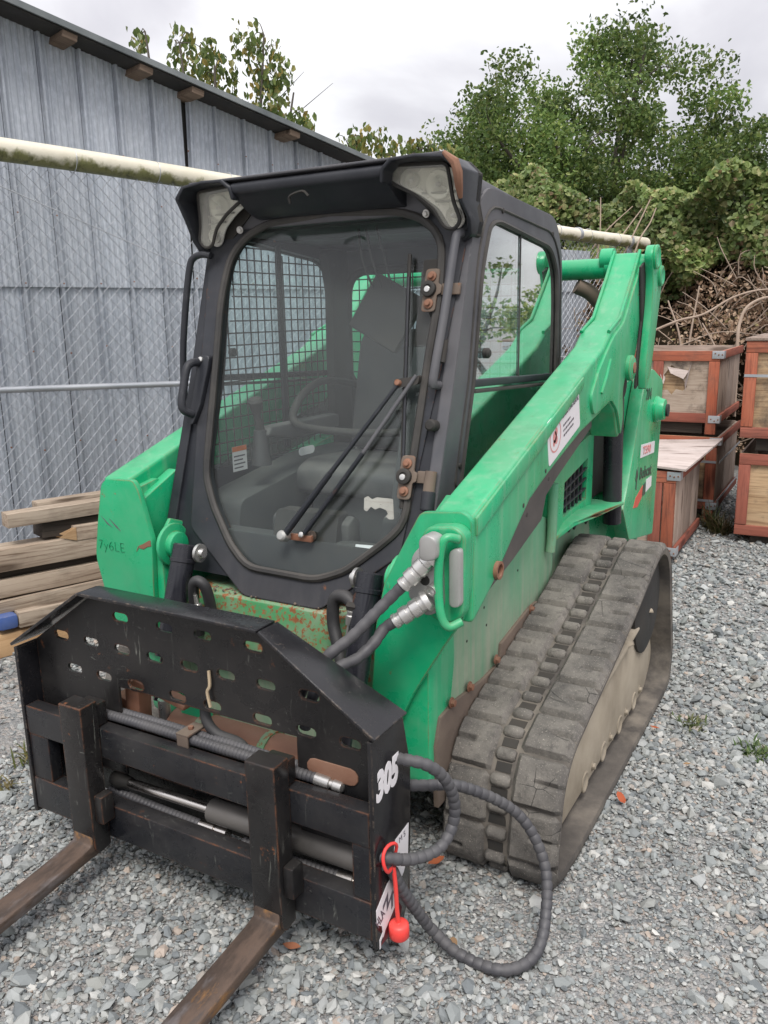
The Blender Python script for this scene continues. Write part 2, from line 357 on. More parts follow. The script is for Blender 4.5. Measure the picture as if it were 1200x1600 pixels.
def ground_mat():
    k = NT('gravel_ground')
    vo = k.n('ShaderNodeTexVoronoi', {'Vector': k.vec((1, 1, 1)), 'Scale': 62.}, feature='F1')
    vo2 = k.n('ShaderNodeTexVoronoi', {'Vector': k.vec((1, 1, 1)), 'Scale': 150.}, feature='F1')
    def pal(col):
        h = k.n('ShaderNodeSeparateColor', {0: col}).outputs[0]
        return k.ramp(h, ((.0, (.12, .13, .14)), (.3, (.21, .22, .22)), (.55, (.30, .30, .295)), (.75, (.40, .39, .37)), (.9, (.33, .27, .23)), (1., (.50, .48, .45))))
    big = k.step(k.noise(1.3, 4), .42, .62)
    c = k.mix(k.math('MULTIPLY', big, .7), pal(vo.outputs['Color']), pal(vo2.outputs['Color']))
    c = k.mix(k.math('MULTIPLY', k.step(k.noise(.9, 5), .55, .7), .45), c, (.30, .255, .215))
    c = k.mix(.18, c, k.ramp(k.noise(170, 3), ((.3, (.1, .1, .1)), (.7, (.42, .41, .40)))))
    h = k.math('ADD', k.math('MULTIPLY', vo.outputs['Distance'], -1.), k.math('MULTIPLY', vo2.outputs['Distance'], -.5))
    k.bsdf(c, .9, 0., k.bump(h, .9, .012), .2); return k.m
M['ground'] = ground_mat()

# ------------------------------------------------------------------ mesh helpers
class MB:
    def __init__(s): s.v = []; s.f = []
    def add(s, vs, fs):
        b = len(s.v); s.v += [tuple(p) for p in vs]; s.f += [tuple(b+i for i in f) for f in fs]; return s
    def box(s, c, size, rot=None):
        hx, hy, hz = (d/2 for d in size)
        vs = [Vector((x, y, z)) for x in (-hx, hx) for y in (-hy, hy) for z in (-hz, hz)]
        if rot is not None:
            m = rot if isinstance(rot, Matrix) else Matrix.Rotation(rot, 3, 'Z')
            vs = [m @ p for p in vs]
        c = Vector(c)
        return s.add([p+c for p in vs], [(0, 1, 3, 2), (4, 6, 7, 5), (0, 4, 5, 1), (2, 3, 7, 6), (0, 2, 6, 4), (1, 5, 7, 3)])
    def b2(s, lo, hi):
        return s.box([(a+b)/2 for a, b in zip(lo, hi)], [abs(b-a) for a, b in zip(lo, hi)])
    def prism(s, poly, axes, t0, t1):
        def mp(p, t):
            if axes == 'yz': return (t, p[0], p[1])
            if axes == 'xz': return (p[0], t, p[1])
            return (p[0], p[1], t)
        n = len(poly)
        vs = [mp(p, t0) for p in poly]+[mp(p, t1) for p in poly]
        return s.add(vs, [tuple(range(n)), tuple(range(2*n-1, n-1, -1))]+[(i+n, (i+1) % n+n, (i+1) % n, i) for i in range(n)])
    def plate(s, outer, holes, fn, t0, t1):
        """flat plate with holes; fn(a, b, t) -> xyz"""
        loops = [list(outer)]+[list(h) for h in holes]
        tri = tessellate_polygon([[Vector((a, b, 0)) for a, b in l] for l in loops])
        pts = [p for l in loops for p in l]; n = len(pts)
        vs = [fn(a, b, t0) for a, b in pts]+[fn(a, b, t1) for a, b in pts]
        fs = [tuple(t) for t in tri]+[tuple(i+n for i in reversed(t)) for t in tri]
        o = 0
        for l in loops:
            m = len(l)
            fs += [(o+i, o+(i+1) % m, o+(i+1) % m+n, o+i+n) for i in range(m)]
            o += m
        return s.add(vs, fs)
    def ring(s, pts, r, seg=10, closed=False, caps=True, flat=None):
        """tube along pts; r a number or list"""
        P = [Vector(p) for p in pts]; n = len(P)
        rs = r if isinstance(r, (list, tuple, np.ndarray)) else [r]*n
        vs = []; prev = None
        for i in range(n):
            if closed: t = P[(i+1) % n]-P[i-1]
            else: t = P[min(i+1, n-1)]-P[max(i-1, 0)]
            if t.length < 1e-9: t = Vector((0, 0, 1))
            t.normalize()
            if prev is None:
                a = Vector((0, 0, 1)) if abs(t.z) < .9 else Vector((1, 0, 0))
                u = t.cross(a).normalized()
            else:
                u = (prev - t*prev.dot(t)).normalized()
            prev = u; w = t.cross(u)
            for k in range(seg):
                an = 2*math.pi*k/seg
                vs.append(P[i]+(u*math.cos(an)+w*math.sin(an))*rs[i])
        fs = []
        m = n if closed else n-1
        for i in range(m):
            j = (i+1) % n
            for k in range(seg):
                k2 = (k+1) % seg
                fs.append((i*seg+k, i*seg+k2, j*seg+k2, j*seg+k))
        if caps and not closed:
            fs += [tuple(range(seg-1, -1, -1)), tuple((n-1)*seg+k for k in range(seg))]
        return s.add(vs, fs)
    def cyl(s, p0, p1, r, r2=None, seg=16):
        return s.ring([p0, p1], [r, r if r2 is None else r2], seg)
    def lathe(s, base, axis, prof, seg=20):
        """prof: list of (distance along axis, radius)"""
        b = Vector(base); a = Vector(axis).normalized()
        u = a.orthogonal().normalized(); w = a.cross(u)
        vs = []
        for d, r in prof:
            for k in range(seg):
                an = 2*math.pi*k/seg
                vs.append(b+a*d+(u*math.cos(an)+w*math.sin(an))*max(r, 1e-5))
        n = len(prof)
        fs = [(i*seg+k, i*seg+(k+1) % seg, (i+1)*seg+(k+1) % seg, (i+1)*seg+k) for i in range(n-1) for k in range(seg)]
        fs += [tuple(range(seg-1, -1, -1)), tuple((n-1)*seg+k for k in range(seg))]
        return s.add(vs, fs)
    def hexnut(s, c, axis, r, h, washer=True):
        a = Vector(axis).normalized(); c = Vector(c)
        if washer: s.lathe(c, a, [(0, r*1.5), (h*.25, r*1.5)], 14)
        s.lathe(c, a, [(0, r), (h, r), (h, r*.01)], 6)
        return s
    def mirror(s):
        o = MB(); o.v = [(-x, y, z) for x, y, z in s.v]; o.f = [tuple(reversed(f)) for f in s.f]; return o
    def sx(s, k): return s if k > 0 else s.mirror()
    def join(s, o): return s.add(o.v, o.f)
    def build(s, name, mat, parent=None, bevel=0., angle=38, seg=2, weld=False, mats=None):
        me = bpy.data.meshes.new(name)
        bm = bmesh.new()
        vs = [bm.verts.new(p) for p in s.v]
        for f in s.f:
            if len(set(f)) < 3: continue
            try: bm.faces.new([vs[i] for i in f])
            except ValueError: pass
        if weld: bmesh.ops.remove_doubles(bm, verts=bm.verts, dist=1e-5)
        bmesh.ops.recalc_face_normals(bm, faces=bm.faces)
        if bevel:
            ed = [e for e in bm.edges if len(e.link_faces) == 2 and e.calc_face_angle(0) > R(32)]
            try: bmesh.ops.bevel(bm, geom=ed, offset=bevel, segments=seg, affect='EDGES', profile=.6, clamp_overlap=True)
            except Exception: pass
        bm.normal_update()
        for f in bm.faces: f.smooth = True
        for e in bm.edges:
            if len(e.link_faces) == 2 and e.calc_face_angle(0) > R(angle): e.smooth = False
        bm.to_mesh(me); bm.free()
        me.materials.append(mat)
        o = bpy.data.objects.new(name, me); COL.objects.link(o)
        if parent is not None: o.parent = parent
        return o

def rp(pts, r=.02, n=4, closed=True):
    """polygon with rounded corners; a point may carry its own radius"""
    out = []; N = len(pts)
    for i, p in enumerate(pts):
        rad = p[2] if len(p) > 2 else r
        a = Vector(pts[i-1][:2]); b = Vector(p[:2]); c = Vector(pts[(i+1) % N][:2])
        if rad <= 0: out.append(tuple(b)); continue
        d1 = (a-b); d2 = (c-b); l = min(rad, d1.length*.48, d2.length*.48)
        p1 = b+d1.normalized()*l; p2 = b+d2.normalized()*l
        for k in range(n+1):
            t = k/n
            q = p1*(1-t)**2+b*2*t*(1-t)+p2*t*t
            out.append((q.x, q.y))
    return out
def stadium(cx, cz, w, h, n=5):
    r = h/2; out = []
    for k in range(n+1):
        a = -math.pi/2+math.pi*k/n; out.append((cx+w/2-r+r*math.cos(a), cz+r*math.sin(a)))
    for k in range(n+1):
        a = math.pi/2+math.pi*k/n; out.append((cx-w/2+r+r*math.cos(a), cz+r*math.sin(a)))
    return out
def circle(cx, cz, r, n=16): return [(cx+r*math.cos(2*math.pi*k/n), cz+r*math.sin(2*math.pi*k/n)) for k in range(n)]
def smooth(pts, n=8, closed=False):
    """Catmull-Rom through 3-D points"""
    P = [Vector(p) for p in pts]; out = []; N = len(P)
    for i in range(N if closed else N-1):
        p0 = P[i-1] if (i > 0 or closed) else P[0]*2-P[1]
        p1 = P[i]; p2 = P[(i+1) % N]
        p3 = P[(i+2) % N] if (i+2 < N or closed) else P[-1]*2-P[-2]
        for k in range(n):
            t = k/n
            out.append(.5*((2*p1)+(p2-p0)*t+(2*p0-5*p1+4*p2-p3)*t*t+(3*p1-p0-3*p2+p3)*t**3))
    if not closed: out.append(P[-1])
    return out
def resample(P, step):
    out = [P[0].copy()]; acc = 0.
    for a, b in zip(P, P[1:]):
        L = (b-a).length
        while acc+L >= step:
            t = (step-acc)/L; a = a.lerp(b, t); out.append(a.copy()); L = (b-a).length; acc = 0.
        acc += L
    out.append(P[-1].copy()); return out
def ribbed(mb, pts, r, rib=.0016, pitch=.014, seg=10):
    """hose with a spiral-wrap look: small overlapping rings"""
    P = resample(smooth(pts, 10), pitch/4)
    rs = [r+(-.0012 if i % 4 == 0 else rib*(.75+.25*(i % 4 == 1))) for i in range(len(P))]
    return mb.ring(P, rs, seg)

def empty(name, loc=(0, 0, 0), rz=0.):
    o = bpy.data.objects.new(name, None); COL.objects.link(o); o.location = loc; o.rotation_euler = (0, 0, rz)
    o.empty_display_size = .1; return o
def tag(o, label=None, cat=None, group=None, kind=None):
    if label: o['label'] = label
    if cat: o['category'] = cat
    if group: o['group'] = group
    if kind: o['kind'] = kind
    return o
def mesh_obj(name, verts, faces, mat, parent=None, col=None, smooth_=False):
    """fast mesh from numpy arrays; col = per-vertex colour"""
    me = bpy.data.meshes.new(name)
    verts = np.asarray(verts, np.float32); faces = np.asarray(faces, np.int32)
    k = faces.shape[1]
    me.vertices.add(len(verts)); me.vertices.foreach_set('co', verts.ravel())
    me.loops.add(faces.size); me.loops.foreach_set('vertex_index', faces.ravel())
    me.polygons.add(len(faces))
    me.polygons.foreach_set('loop_start', np.arange(0, faces.size, k, dtype=np.int32))
    me.polygons.foreach_set('use_smooth', np.full(len(faces), smooth_, dtype=bool))
    me.update(calc_edges=True)
    if col is not None:
        a = me.color_attributes.new('col', 'FLOAT_COLOR', 'POINT')
        c4 = np.ones((len(verts), 4), np.float32); c4[:, :3] = col
        a.data.foreach_set('color', c4.ravel())
    me.materials.append(mat)
    o = bpy.data.objects.new(name, me); COL.objects.link(o)
    if parent is not None: o.parent = parent
    return o
def dup(root, loc, rz, label, group=None):
    def cp(o, par):
        c = o.copy(); COL.objects.link(c)
        if par is not None: c.parent = par
        for ch in o.children: cp(ch, c)
        return c
    r_ = cp(root, None); r_.location = loc; r_.rotation_euler = (0, 0, rz); r_['label'] = label
    if group: r_['group'] = group
    return r_

# ================================================================== SETTING
# ---- ground: one sheet to the horizon
g = 300.
def undul(x, y): return .010*math.sin(x*1.7+.4)*math.cos(y*1.3)+.008*math.sin(x*3.1+y*2.3)
gv = [(-g, -g, -.02), (g, -g, -.02), (g, g, -.02), (-g, g, -.02)]
nx = 60
xs = np.linspace(-4, 5, nx+1); ys = np.linspace(-3, 9, nx+1)
V = [(x, y, -.012+undul(x, y)*.6) for y in ys for x in xs]
Fq = [(j*(nx+1)+i, j*(nx+1)+i+1, (j+1)*(nx+1)+i+1, (j+1)*(nx+1)+i) for j in range(nx) for i in range(nx)]
# outer skirt joined to the rim
b = len(V)
V += gv
rim = [i for i in range(nx+1)]; top = [nx*(nx+1)+i for i in range(nx+1)]
lft = [j*(nx+1) for j in range(nx+1)]; rgt = [j*(nx+1)+nx for j in range(nx+1)]
gm = MB(); gm.add(V, Fq)
gm.f += [tuple(reversed(rim))+(b, b+1), tuple(top)+(b+2, b+3), tuple(lft)+(b+3, b), tuple(reversed(rgt))+(b+1, b+2)]
go = gm.build('ground', M['ground']); tag(go, 'grey crushed stone yard ground', kind='structure')

# ---- loose gravel, real stones
def stone_bank(n):
    t = (1+5**.5)/2
    ico = np.array([(-1, t, 0), (1, t, 0), (-1, -t, 0), (1, -t, 0), (0, -1, t), (0, 1, t), (0, -1, -t), (0, 1, -t), (t, 0, -1), (t, 0, 1), (-t, 0, -1), (-t, 0, 1)], float)
    ico /= np.linalg.norm(ico[0])
    fc = np.array([(0, 11, 5), (0, 5, 1), (0, 1, 7), (0, 7, 10), (0, 10, 11), (1, 5, 9), (5, 11, 4), (11, 10, 2), (10, 7, 6), (7, 1, 8), (3, 9, 4), (3, 4, 2), (3, 2, 6), (3, 6, 8), (3, 8, 9), (4, 9, 5), (2, 4, 11), (6, 2, 10), (8, 6, 7), (9, 8, 1)])
    bank = []
    for i in range(n):
        v = ico*(1+rng.uniform(-.28, .28, (12, 1)))+rng.uniform(-.12, .12, (12, 3))
        for _ in range(3):        # broken faces
            d = rng.normal(size=3); d /= np.linalg.norm(d)
            h = v@d; lim = rng.uniform(.45, .75); ex = np.maximum(h-lim, 0); v = v-ex[:, None]*d
        v = v*np.array([rng.uniform(.85, 1.35), rng.uniform(.75, 1.05), rng.uniform(.42, .72)])
        bank.append(v)
    return np.array(bank), fc
BANK, SFC = stone_bank(40)
cr_, cu_, cf_ = (np.array(v) for v in cam_axes())
def in_view(p, mx, my):
    q = p-np.array(CAM); d = q@cf_; a = q@cr_/np.maximum(d, .05)*F_PX/600; b_ = q@cu_/np.maximum(d, .05)*F_PX/800
    return (d > .2) & (np.abs(a) < mx) & (np.abs(b_) < my)
STONE_COL = np.array([(.30, .31, .305), (.24, .255, .255), (.19, .205, .21), (.37, .37, .355), (.44, .43, .41), (.13, .145, .155), (.36, .31, .27), (.27, .27, .25), (.40, .405, .40), (.55, .53, .50), (.21, .225, .215), (.42, .33, .27)])
STONE_W = np.array([.18, .16, .13, .13, .08, .08, .035, .07, .07, .025, .03, .015]); STONE_W = STONE_W/STONE_W.sum()
def gravel(pos, rad, name):
    n = len(pos)
    sh = BANK[rng.integers(0, len(BANK), n)]*rad[:, None, None]
    az = rng.uniform(0, 2*np.pi, n); ti = rng.normal(0, .35, n); tj = rng.normal(0, .35, n)
    def rot(v, ang, i, j):
        c, s = np.cos(ang)[:, None], np.sin(ang)[:, None]
        o = v.copy(); o[:, :, i] = c*v[:, :, i]-s*v[:, :, j]; o[:, :, j] = s*v[:, :, i]+c*v[:, :, j]; return o
    sh = rot(rot(rot(sh, ti, 1, 2), tj, 0, 2), az, 0, 1)
    vt = (sh+pos[:, None, :]).reshape(-1, 3)
    fc = (SFC[None]+(np.arange(n)*12)[:, None, None]).reshape(-1, 3)
    c = STONE_COL[rng.choice(len(STONE_COL), n, p=STONE_W)]; c = np.array([1.09, 1.12, 1.115])*(.285+.78*(c-.285))*rng.uniform(.86, 1.14, (n, 1))
    return mesh_obj(name, vt, fc, M['stone'], col=np.repeat(c, 12, 0))
def scatter_xy(N, x0, x1, y0, y1):
    return np.stack([rng.uniform(x0, x1, N), rng.uniform(y0, y1, N), np.zeros(N)], 1)
P_ = []; Rr = []
for N, box, med, sg, dmax in ((230000, (-3, 3.4, -1.6, 3.2), .0060, .44, 3.6), (22000, (-3.2, 3.6, -1.6, 4.6), .0105, .38, 5.2),
                              (95000, (-3.4, 3.6, 1.0, 7.2), .0100, .40, 9.5), (900, (-3.2, 3.6, -1.6, 6), .020, .30, 9.)):
    p = scatter_xy(N, *box); dist = np.linalg.norm(p-np.array(CAM), axis=1)
    keep = in_view(p, 1.22, 1.15) & (dist < dmax)
    # skip what the machine's tracks and the fork frame cover completely
    keep &= ~((np.abs(p[:, 0]) < .86) & (p[:, 1] > .62) & (p[:, 1] < 1.95) & (np.abs(p[:, 0]) > .57))
    keep &= ~((np.abs(p[:, 0]) < .5) & (p[:, 1] > .9) & (p[:, 1] < 2.6))
    keep &= ~((p[:, 0] < -2.05) & (p[:, 1] > 1.9))
    p = p[keep]; r_ = np.clip(med*np.exp(rng.normal(0, sg, len(p))), .0032, .036)
    patch = np.array([mnoise.noise(Vector((a*1.1+3, b_*1.1, 0))) for a, b_ in p[:, :2]])
    r_ = np.clip(r_*(1+.55*patch), .003, .036)
    p[:, 2] = -.010+np.array([undul(a, b_) for a, b_ in p[:, :2]])*.6+r_*rng.uniform(.0, .55, len(p))
    P_.append(p); Rr.append(r_)
gpos = np.concatenate(P_); grad = np.concatenate(Rr)
gs = gravel(gpos, grad, 'gravel'); tag(gs, 'loose grey crushed gravel covering the yard', kind='stuff')
print('stones', len(gpos))

# ---- fence / shed frame of reference: s runs along the fence, q away from the camera side
L0 = np.array([-2.1092, .9449, 0.]); DS = np.array([.2965, .955, 0.]); NQ = np.array([-.955, .2965, 0.])
def SQ(s, q, z): return tuple(L0+DS*s+NQ*q+np.array([0, 0, z]))
ANG = math.atan2(DS[1], DS[0])

# ---- shed
shed = empty('shed', SQ(1.5, 1.6, 0)); 
tag(shed, 'old blue grey sheet metal shed with sloping roof, behind the chain link fence', 'shed')
def sp(o):                       # parent to the shed keeping world coordinates
    o.parent = shed; o.matrix_parent_inverse = Matrix.Translation(-Vector(shed.location)); return o
QW = .9
def roof_z(s): return 3.262-.206*(s-.70)
def panel(s0, w, z0, ztop, q, lean=0.):
    """standing-seam sheet: raised seam at each side, fine pressed ribs between"""
    prof = [(0, -.006), (.005, -.006), (.008, .022), (.021, .022), (.024, -.006), (.030, .0)]
    nr = 5
    for i in range(nr):
        a = .030+(w-.036)*(i+.5)/nr
        prof += [(a-.010, .0015), (a-.004, .0055), (a+.004, .0055), (a+.010, .0015)]
    prof += [(w, .0)]
    mb = MB(); vs = []
    for t in (0., 1.):
        for a, h in prof:
            z = z0 if t == 0 else ztop(s0+a)
            vs.append(SQ(s0+a+lean*(z-z0), q-h-.03*abs(lean)*t, z))
    n = len(prof)
    back = []
    for t in (0., 1.):
        for a in (0., w):
            z = z0 if t == 0 else ztop(s0+a)
            back.append(SQ(s0+a+lean*(z-z0), q+.012, z))
    mb.add(vs+back, [(i, i+1, n+i+1, n+i) for i in range(n-1)]+[(2*n, 2*n+2, 2*n+3, 2*n+1), (0, n, 2*n+2, 2*n), (n-1, 2*n+1, 2*n+3, 2*n-1)])
    return mb
seams = [-1.36, -1.13, -.90, -.67, -.44, -.21, .02, .24, .455, .647, .87, 1.10, 1.319, 1.55]
while seams[-1] < 6.4: seams.append(seams[-1]+.222+random.uniform(-.006, .006))
for i, (a, b_) in enumerate(zip(seams, seams[1:])):
    w = b_-a
    gap = abs(a-1.78) < .12
    aa = a+(.006 if gap else 0.)
    lean = .022 if gap else 0.
    sp(panel(aa, w-.006-(.010 if gap else 0), 1.80, lambda s: max(2.2, roof_z(s)), QW-.012, lean).build('wall_sheet', M['shed'], None, angle=20))
    sp(panel(a+random.uniform(-.004, .004), w-.007, .0, lambda s: 1.815+.0*s, QW+.004).build('wall_sheet', M['shed'], None, angle=20))
# shell coloured near-black for the shade inside, seen through the open seam
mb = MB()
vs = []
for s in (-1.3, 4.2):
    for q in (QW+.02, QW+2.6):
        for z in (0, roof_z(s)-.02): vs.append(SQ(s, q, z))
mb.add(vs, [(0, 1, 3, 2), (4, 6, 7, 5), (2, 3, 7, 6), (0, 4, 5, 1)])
sp(mb.build('inner_dark_shell', M['roof_under']))
# screws along the seams
mb = MB()
for a in seams[2:22]:
    for z in (1.86, 2.25, 2.62, 1.45, .9):
        if z < roof_z(a)-.08 and random.random() < .8:
            mb.lathe(SQ(a+.012, QW-.030, z+random.uniform(-.05, .05)), tuple(-NQ), [(0, .006), (.004, .005), (.006, .001)], 6)
o = sp(mb.build('screw', M['rust'])); o['kind'] = 'stuff'
# roof sheet with overhang
def roof_slab(s0, s1, q0, q1, up, th):
    vs = []
    for s in (s0, s1):
        for q in (q0, q1):
            for t in (0, th): vs.append(SQ(s, q, roof_z(s)+up+t))
    return MB().add(vs, [(0, 1, 3, 2), (4, 6, 7, 5), (0, 4, 5, 1), (2, 3, 7, 6), (0, 2, 6, 4), (1, 5, 7, 3)])
sp(roof_slab(-1.5, 4.15, .70, QW+2.7, -.050, .02).build('roof_deck', M['roof_under']))
rsh = sp(roof_slab(-1.52, 4.18, .688, QW+2.72, -.028, .012).build('roof_sheet', M['shed_trim']))
edge_ = MB()
vs = []
for s in (-1.52, 4.18):
    for q, t in ((.688, -.045), (.676, -.045), (.676, -.012), (.688, -.010)): vs.append(SQ(s, q, roof_z(s)+t))
edge_.add(vs, [(0, 1, 2, 3), (7, 6, 5, 4), (0, 4, 5, 1), (1, 5, 6, 2), (2, 6, 7, 3), (3, 7, 4, 0)])
sp(edge_.build('roof_edge', M['shed_trim']))
sl = math.atan(.206)
for s in (-.35, .30, .99, 1.44, 1.78, 2.52, 3.3):
    mb = MB()
    rm = Matrix.Rotation(ANG, 3, 'Z') @ Matrix.Rotation(sl, 3, 'Y')
    mb.box((0, 0, 0), (.085, .26, .036))
    o = mb.build('rafter_end', M['endwood'], None, .003)
    o.matrix_world = Matrix.Translation(SQ(s, .83, roof_z(s)-.070)) @ rm.to_4x4()
    mw = o.matrix_world.copy(); o.parent = shed; o.matrix_parent_inverse = Matrix.Translation(-Vector(shed.location))

# ---- chain link fence
fence = empty('chain_link_fence', SQ(3, .4, 0))
tag(fence, 'chain link fence with a thick mossy white top pipe, in front of the shed', 'fence')
def fp(o): o.parent = fence; o.matrix_parent_inverse = Matrix.Translation(-Vector(fence.location)); return o
def pipe_z(s): return 2.452-.0315*s
pp = [SQ(s, .40, pipe_z(s)+.006*math.sin(s*2.1)) for s in np.linspace(-2.2, 6.62, 40)]
fp(MB().ring(pp, .057, 18).build('top_pipe', M['pipe']))
mb = MB()
for s in (-.9, 5.44, 6.3): mb.ring([SQ(s-.02, .40, pipe_z(s)), SQ(s+.02, .40, pipe_z(s))], .061, 18)
fp(mb.build('pipe_clamp', M['zinc']))
fp(MB().ring([SQ(-2.2, .40, 1.285), SQ(.3, .40, 1.258), SQ(1.5, .40, 1.215), SQ(3.4, .40, 1.19), SQ(6.6, .40, 1.19)], .0175, 12).build('middle_rail', M['zinc']))
fp(MB().ring([SQ(1.58, .40, 1.215), SQ(1.62, .40, 1.214)], .022, 12).build('rail_sleeve', M['zinc']))
for s in (-1.9, 3.1, 6.45):
    fp(MB().ring([SQ(s, .47, -.1), SQ(s, .47, pipe_z(s)-.03)], .03, 12).build('post', M['zinc']))
wv = []; wf = []
pitch = .0255; hz = .036
sw = np.arange(-1.9, 6.5, pitch*2*.7)
zz = np.arange(.06, 2.37, hz)
for i, s in enumerate(sw):
    for side in (0, 1):
        pass
    par = i % 2
    pts = []
    for j, z in enumerate(zz):
        if z > pipe_z(s)-.04: break
        off = pitch*.75*(1 if (j+par) % 2 else -1)
        qq = .39+(.0022 if (j % 2) else -.0022)+.018*math.sin(s*1.1)*math.sin(z*1.6)
        pts.append(SQ(s+off, qq, z))
    b = len(wv)
    for p in pts:
        for k in range(3):
            a = 2*math.pi*k/3+.5
            d = DS*math.cos(a)*.0023+NQ*math.sin(a)*.0023
            wv.append((p[0]+d[0], p[1]+d[1], p[2]))
    for j in range(len(pts)-1):
        for k in range(3):
            k2 = (k+1) % 3
            wf.append((b+j*3+k, b+j*3+k2, b+j*3+3+k2, b+j*3+3+k))
o = fp(mesh_obj('wire_mesh', wv, wf, M['zinc'])); o['kind'] = 'stuff'
fp(MB().ring([SQ(-.2, .36, 2.44), SQ(.35, .36, 2.28), SQ(1.6, .36, 1.83), SQ(2.2, .37, 1.62)], .003, 5).build('tension_wire', M['zinc']))
mb = MB()
for s in np.arange(-1.6, 6.4, .48):
    c = [SQ(s+.003*math.sin(a), .40+.06*math.cos(a), pipe_z(s)+.062*math.sin(a)) for a in np.linspace(0, 2*math.pi, 14)[:-1]]
    mb.ring(c, .0022, 5, closed=True)
o = fp(mb.build('wire_tie', M['zinc'])); o['kind'] = 'stuff'

# ---- lumber pile: every board its own thing
def board(label, s0, z0, s1, z1, h, q0, depth, mat, name='lumber_board', twist=0., cat='board'):
    p0 = Vector(SQ(s0, q0+depth/2, z0+h/2)); p1 = Vector(SQ(s1, q0+depth/2, z1+h/2))
    L = (p1-p0).length
    mb = MB(); n = 10; vs = []
    for i in range(n+1):
        x = -L/2+L*i/n
        bow = .004*math.sin(math.pi*i/n+s0*5)
        for yy, zz_ in ((-depth/2, -h/2), (depth/2, -h/2), (depth/2, h/2), (-depth/2, h/2)):
            vs.append((x, yy+bow, zz_+bow*.5))
    fs = [(0, 3, 2, 1), (n*4, n*4+1, n*4+2, n*4+3)]
    for i in range(n):
        for k in range(4): fs.append((i*4+k, i*4+(k+1) % 4, i*4+4+(k+1) % 4, i*4+4+k))
    mb.add(vs, fs)
    o = mb.build(name, mat, None, .003)
    x = (p1-p0).normalized(); y = Vector(tuple(NQ)); y = (y-x*y.dot(x)).normalized(); z = x.cross(y)
    m = Matrix((x, y, z)).transposed() @ Matrix.Rotation(twist, 3, 'X')
    o.matrix_world = Matrix.Translation((p0+p1)/2) @ m.to_4x4()
    tag(o, label, cat, 'boards stacked along the fence'); return o
board('short weathered board lying topmost on the pile, its end grain facing left', .112, .618, 1.75, .585, .070, -.012, .085, M['lumber'], twist=.04)
board('greenish grey board lying just behind the topmost board, against the fence', .30, .632, 1.9, .62, .066, .085, .085, M['lumber'])
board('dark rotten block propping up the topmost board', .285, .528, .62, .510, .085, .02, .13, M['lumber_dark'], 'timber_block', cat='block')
br = board('splintered broken board end poking out beside the dark block', .43, .492, 1.5, .46, .078, -.02, .07, M['lumber'])
board('thick weathered board with a round knot, directly under the dark block', -.42, .424, 1.9, .355, .112, -.01, .15, M['lumber'])
board('dark strip put in for the shadow gap under the knotted board', -.5, .378, 1.9, .318, .044, .035, .10, M['lumber_dark'])  # added dark piece standing in for the shadow between two boards
board('grey weathered board in the middle of the pile, below the dark shadow strip', -.5, .292, 1.9, .225, .090, .0, .14, M['lumber'])
board('pale flat plank second from the bottom of the pile, above the blue ended board', -.5, .212, 1.9, .18, .060, -.02, .17, M['lumber'])
bl = board('weathered board whose near end is painted blue', .085, .128, 1.9, .075, .078, -.085, .16, M['lumber'])
pe = MB()
pe.prism([(-.10, -.078), (0, -.078), (0, .078), (-.10, .078)], 'xy', -.037, .037)
po = pe.build('painted_end', M['blue'], None, .022)
po.parent = bl; Lb = max(v.co.x for v in bl.data.vertices); po.location = (-Lb-.001, 0, 0)
board('fresh orange brown beam at the bottom of the pile, on the gravel', -.75, -.005, 1.6, -.005, .115, -.06, .16, M['lumber_new'])
# jagged end for the broken board
mb = MB(); Lb = max(v.co.x for v in br.data.vertices)
for k in range(9):
    y0 = -.034+.0078*k; l = random.uniform(.02, .085)
    mb.add([(-Lb+.01, y0, -.036), (-Lb+.01, y0+.008, -.036), (-Lb+.01, y0+.008, .036), (-Lb+.01, y0, .036), (-Lb-l, y0+.004, random.uniform(-.03, .02))], [(0, 1, 2, 3), (0, 4, 1), (1, 4, 2), (2, 4, 3), (3, 4, 0)])
mb.build('splinters', M['lumber_new'], br)

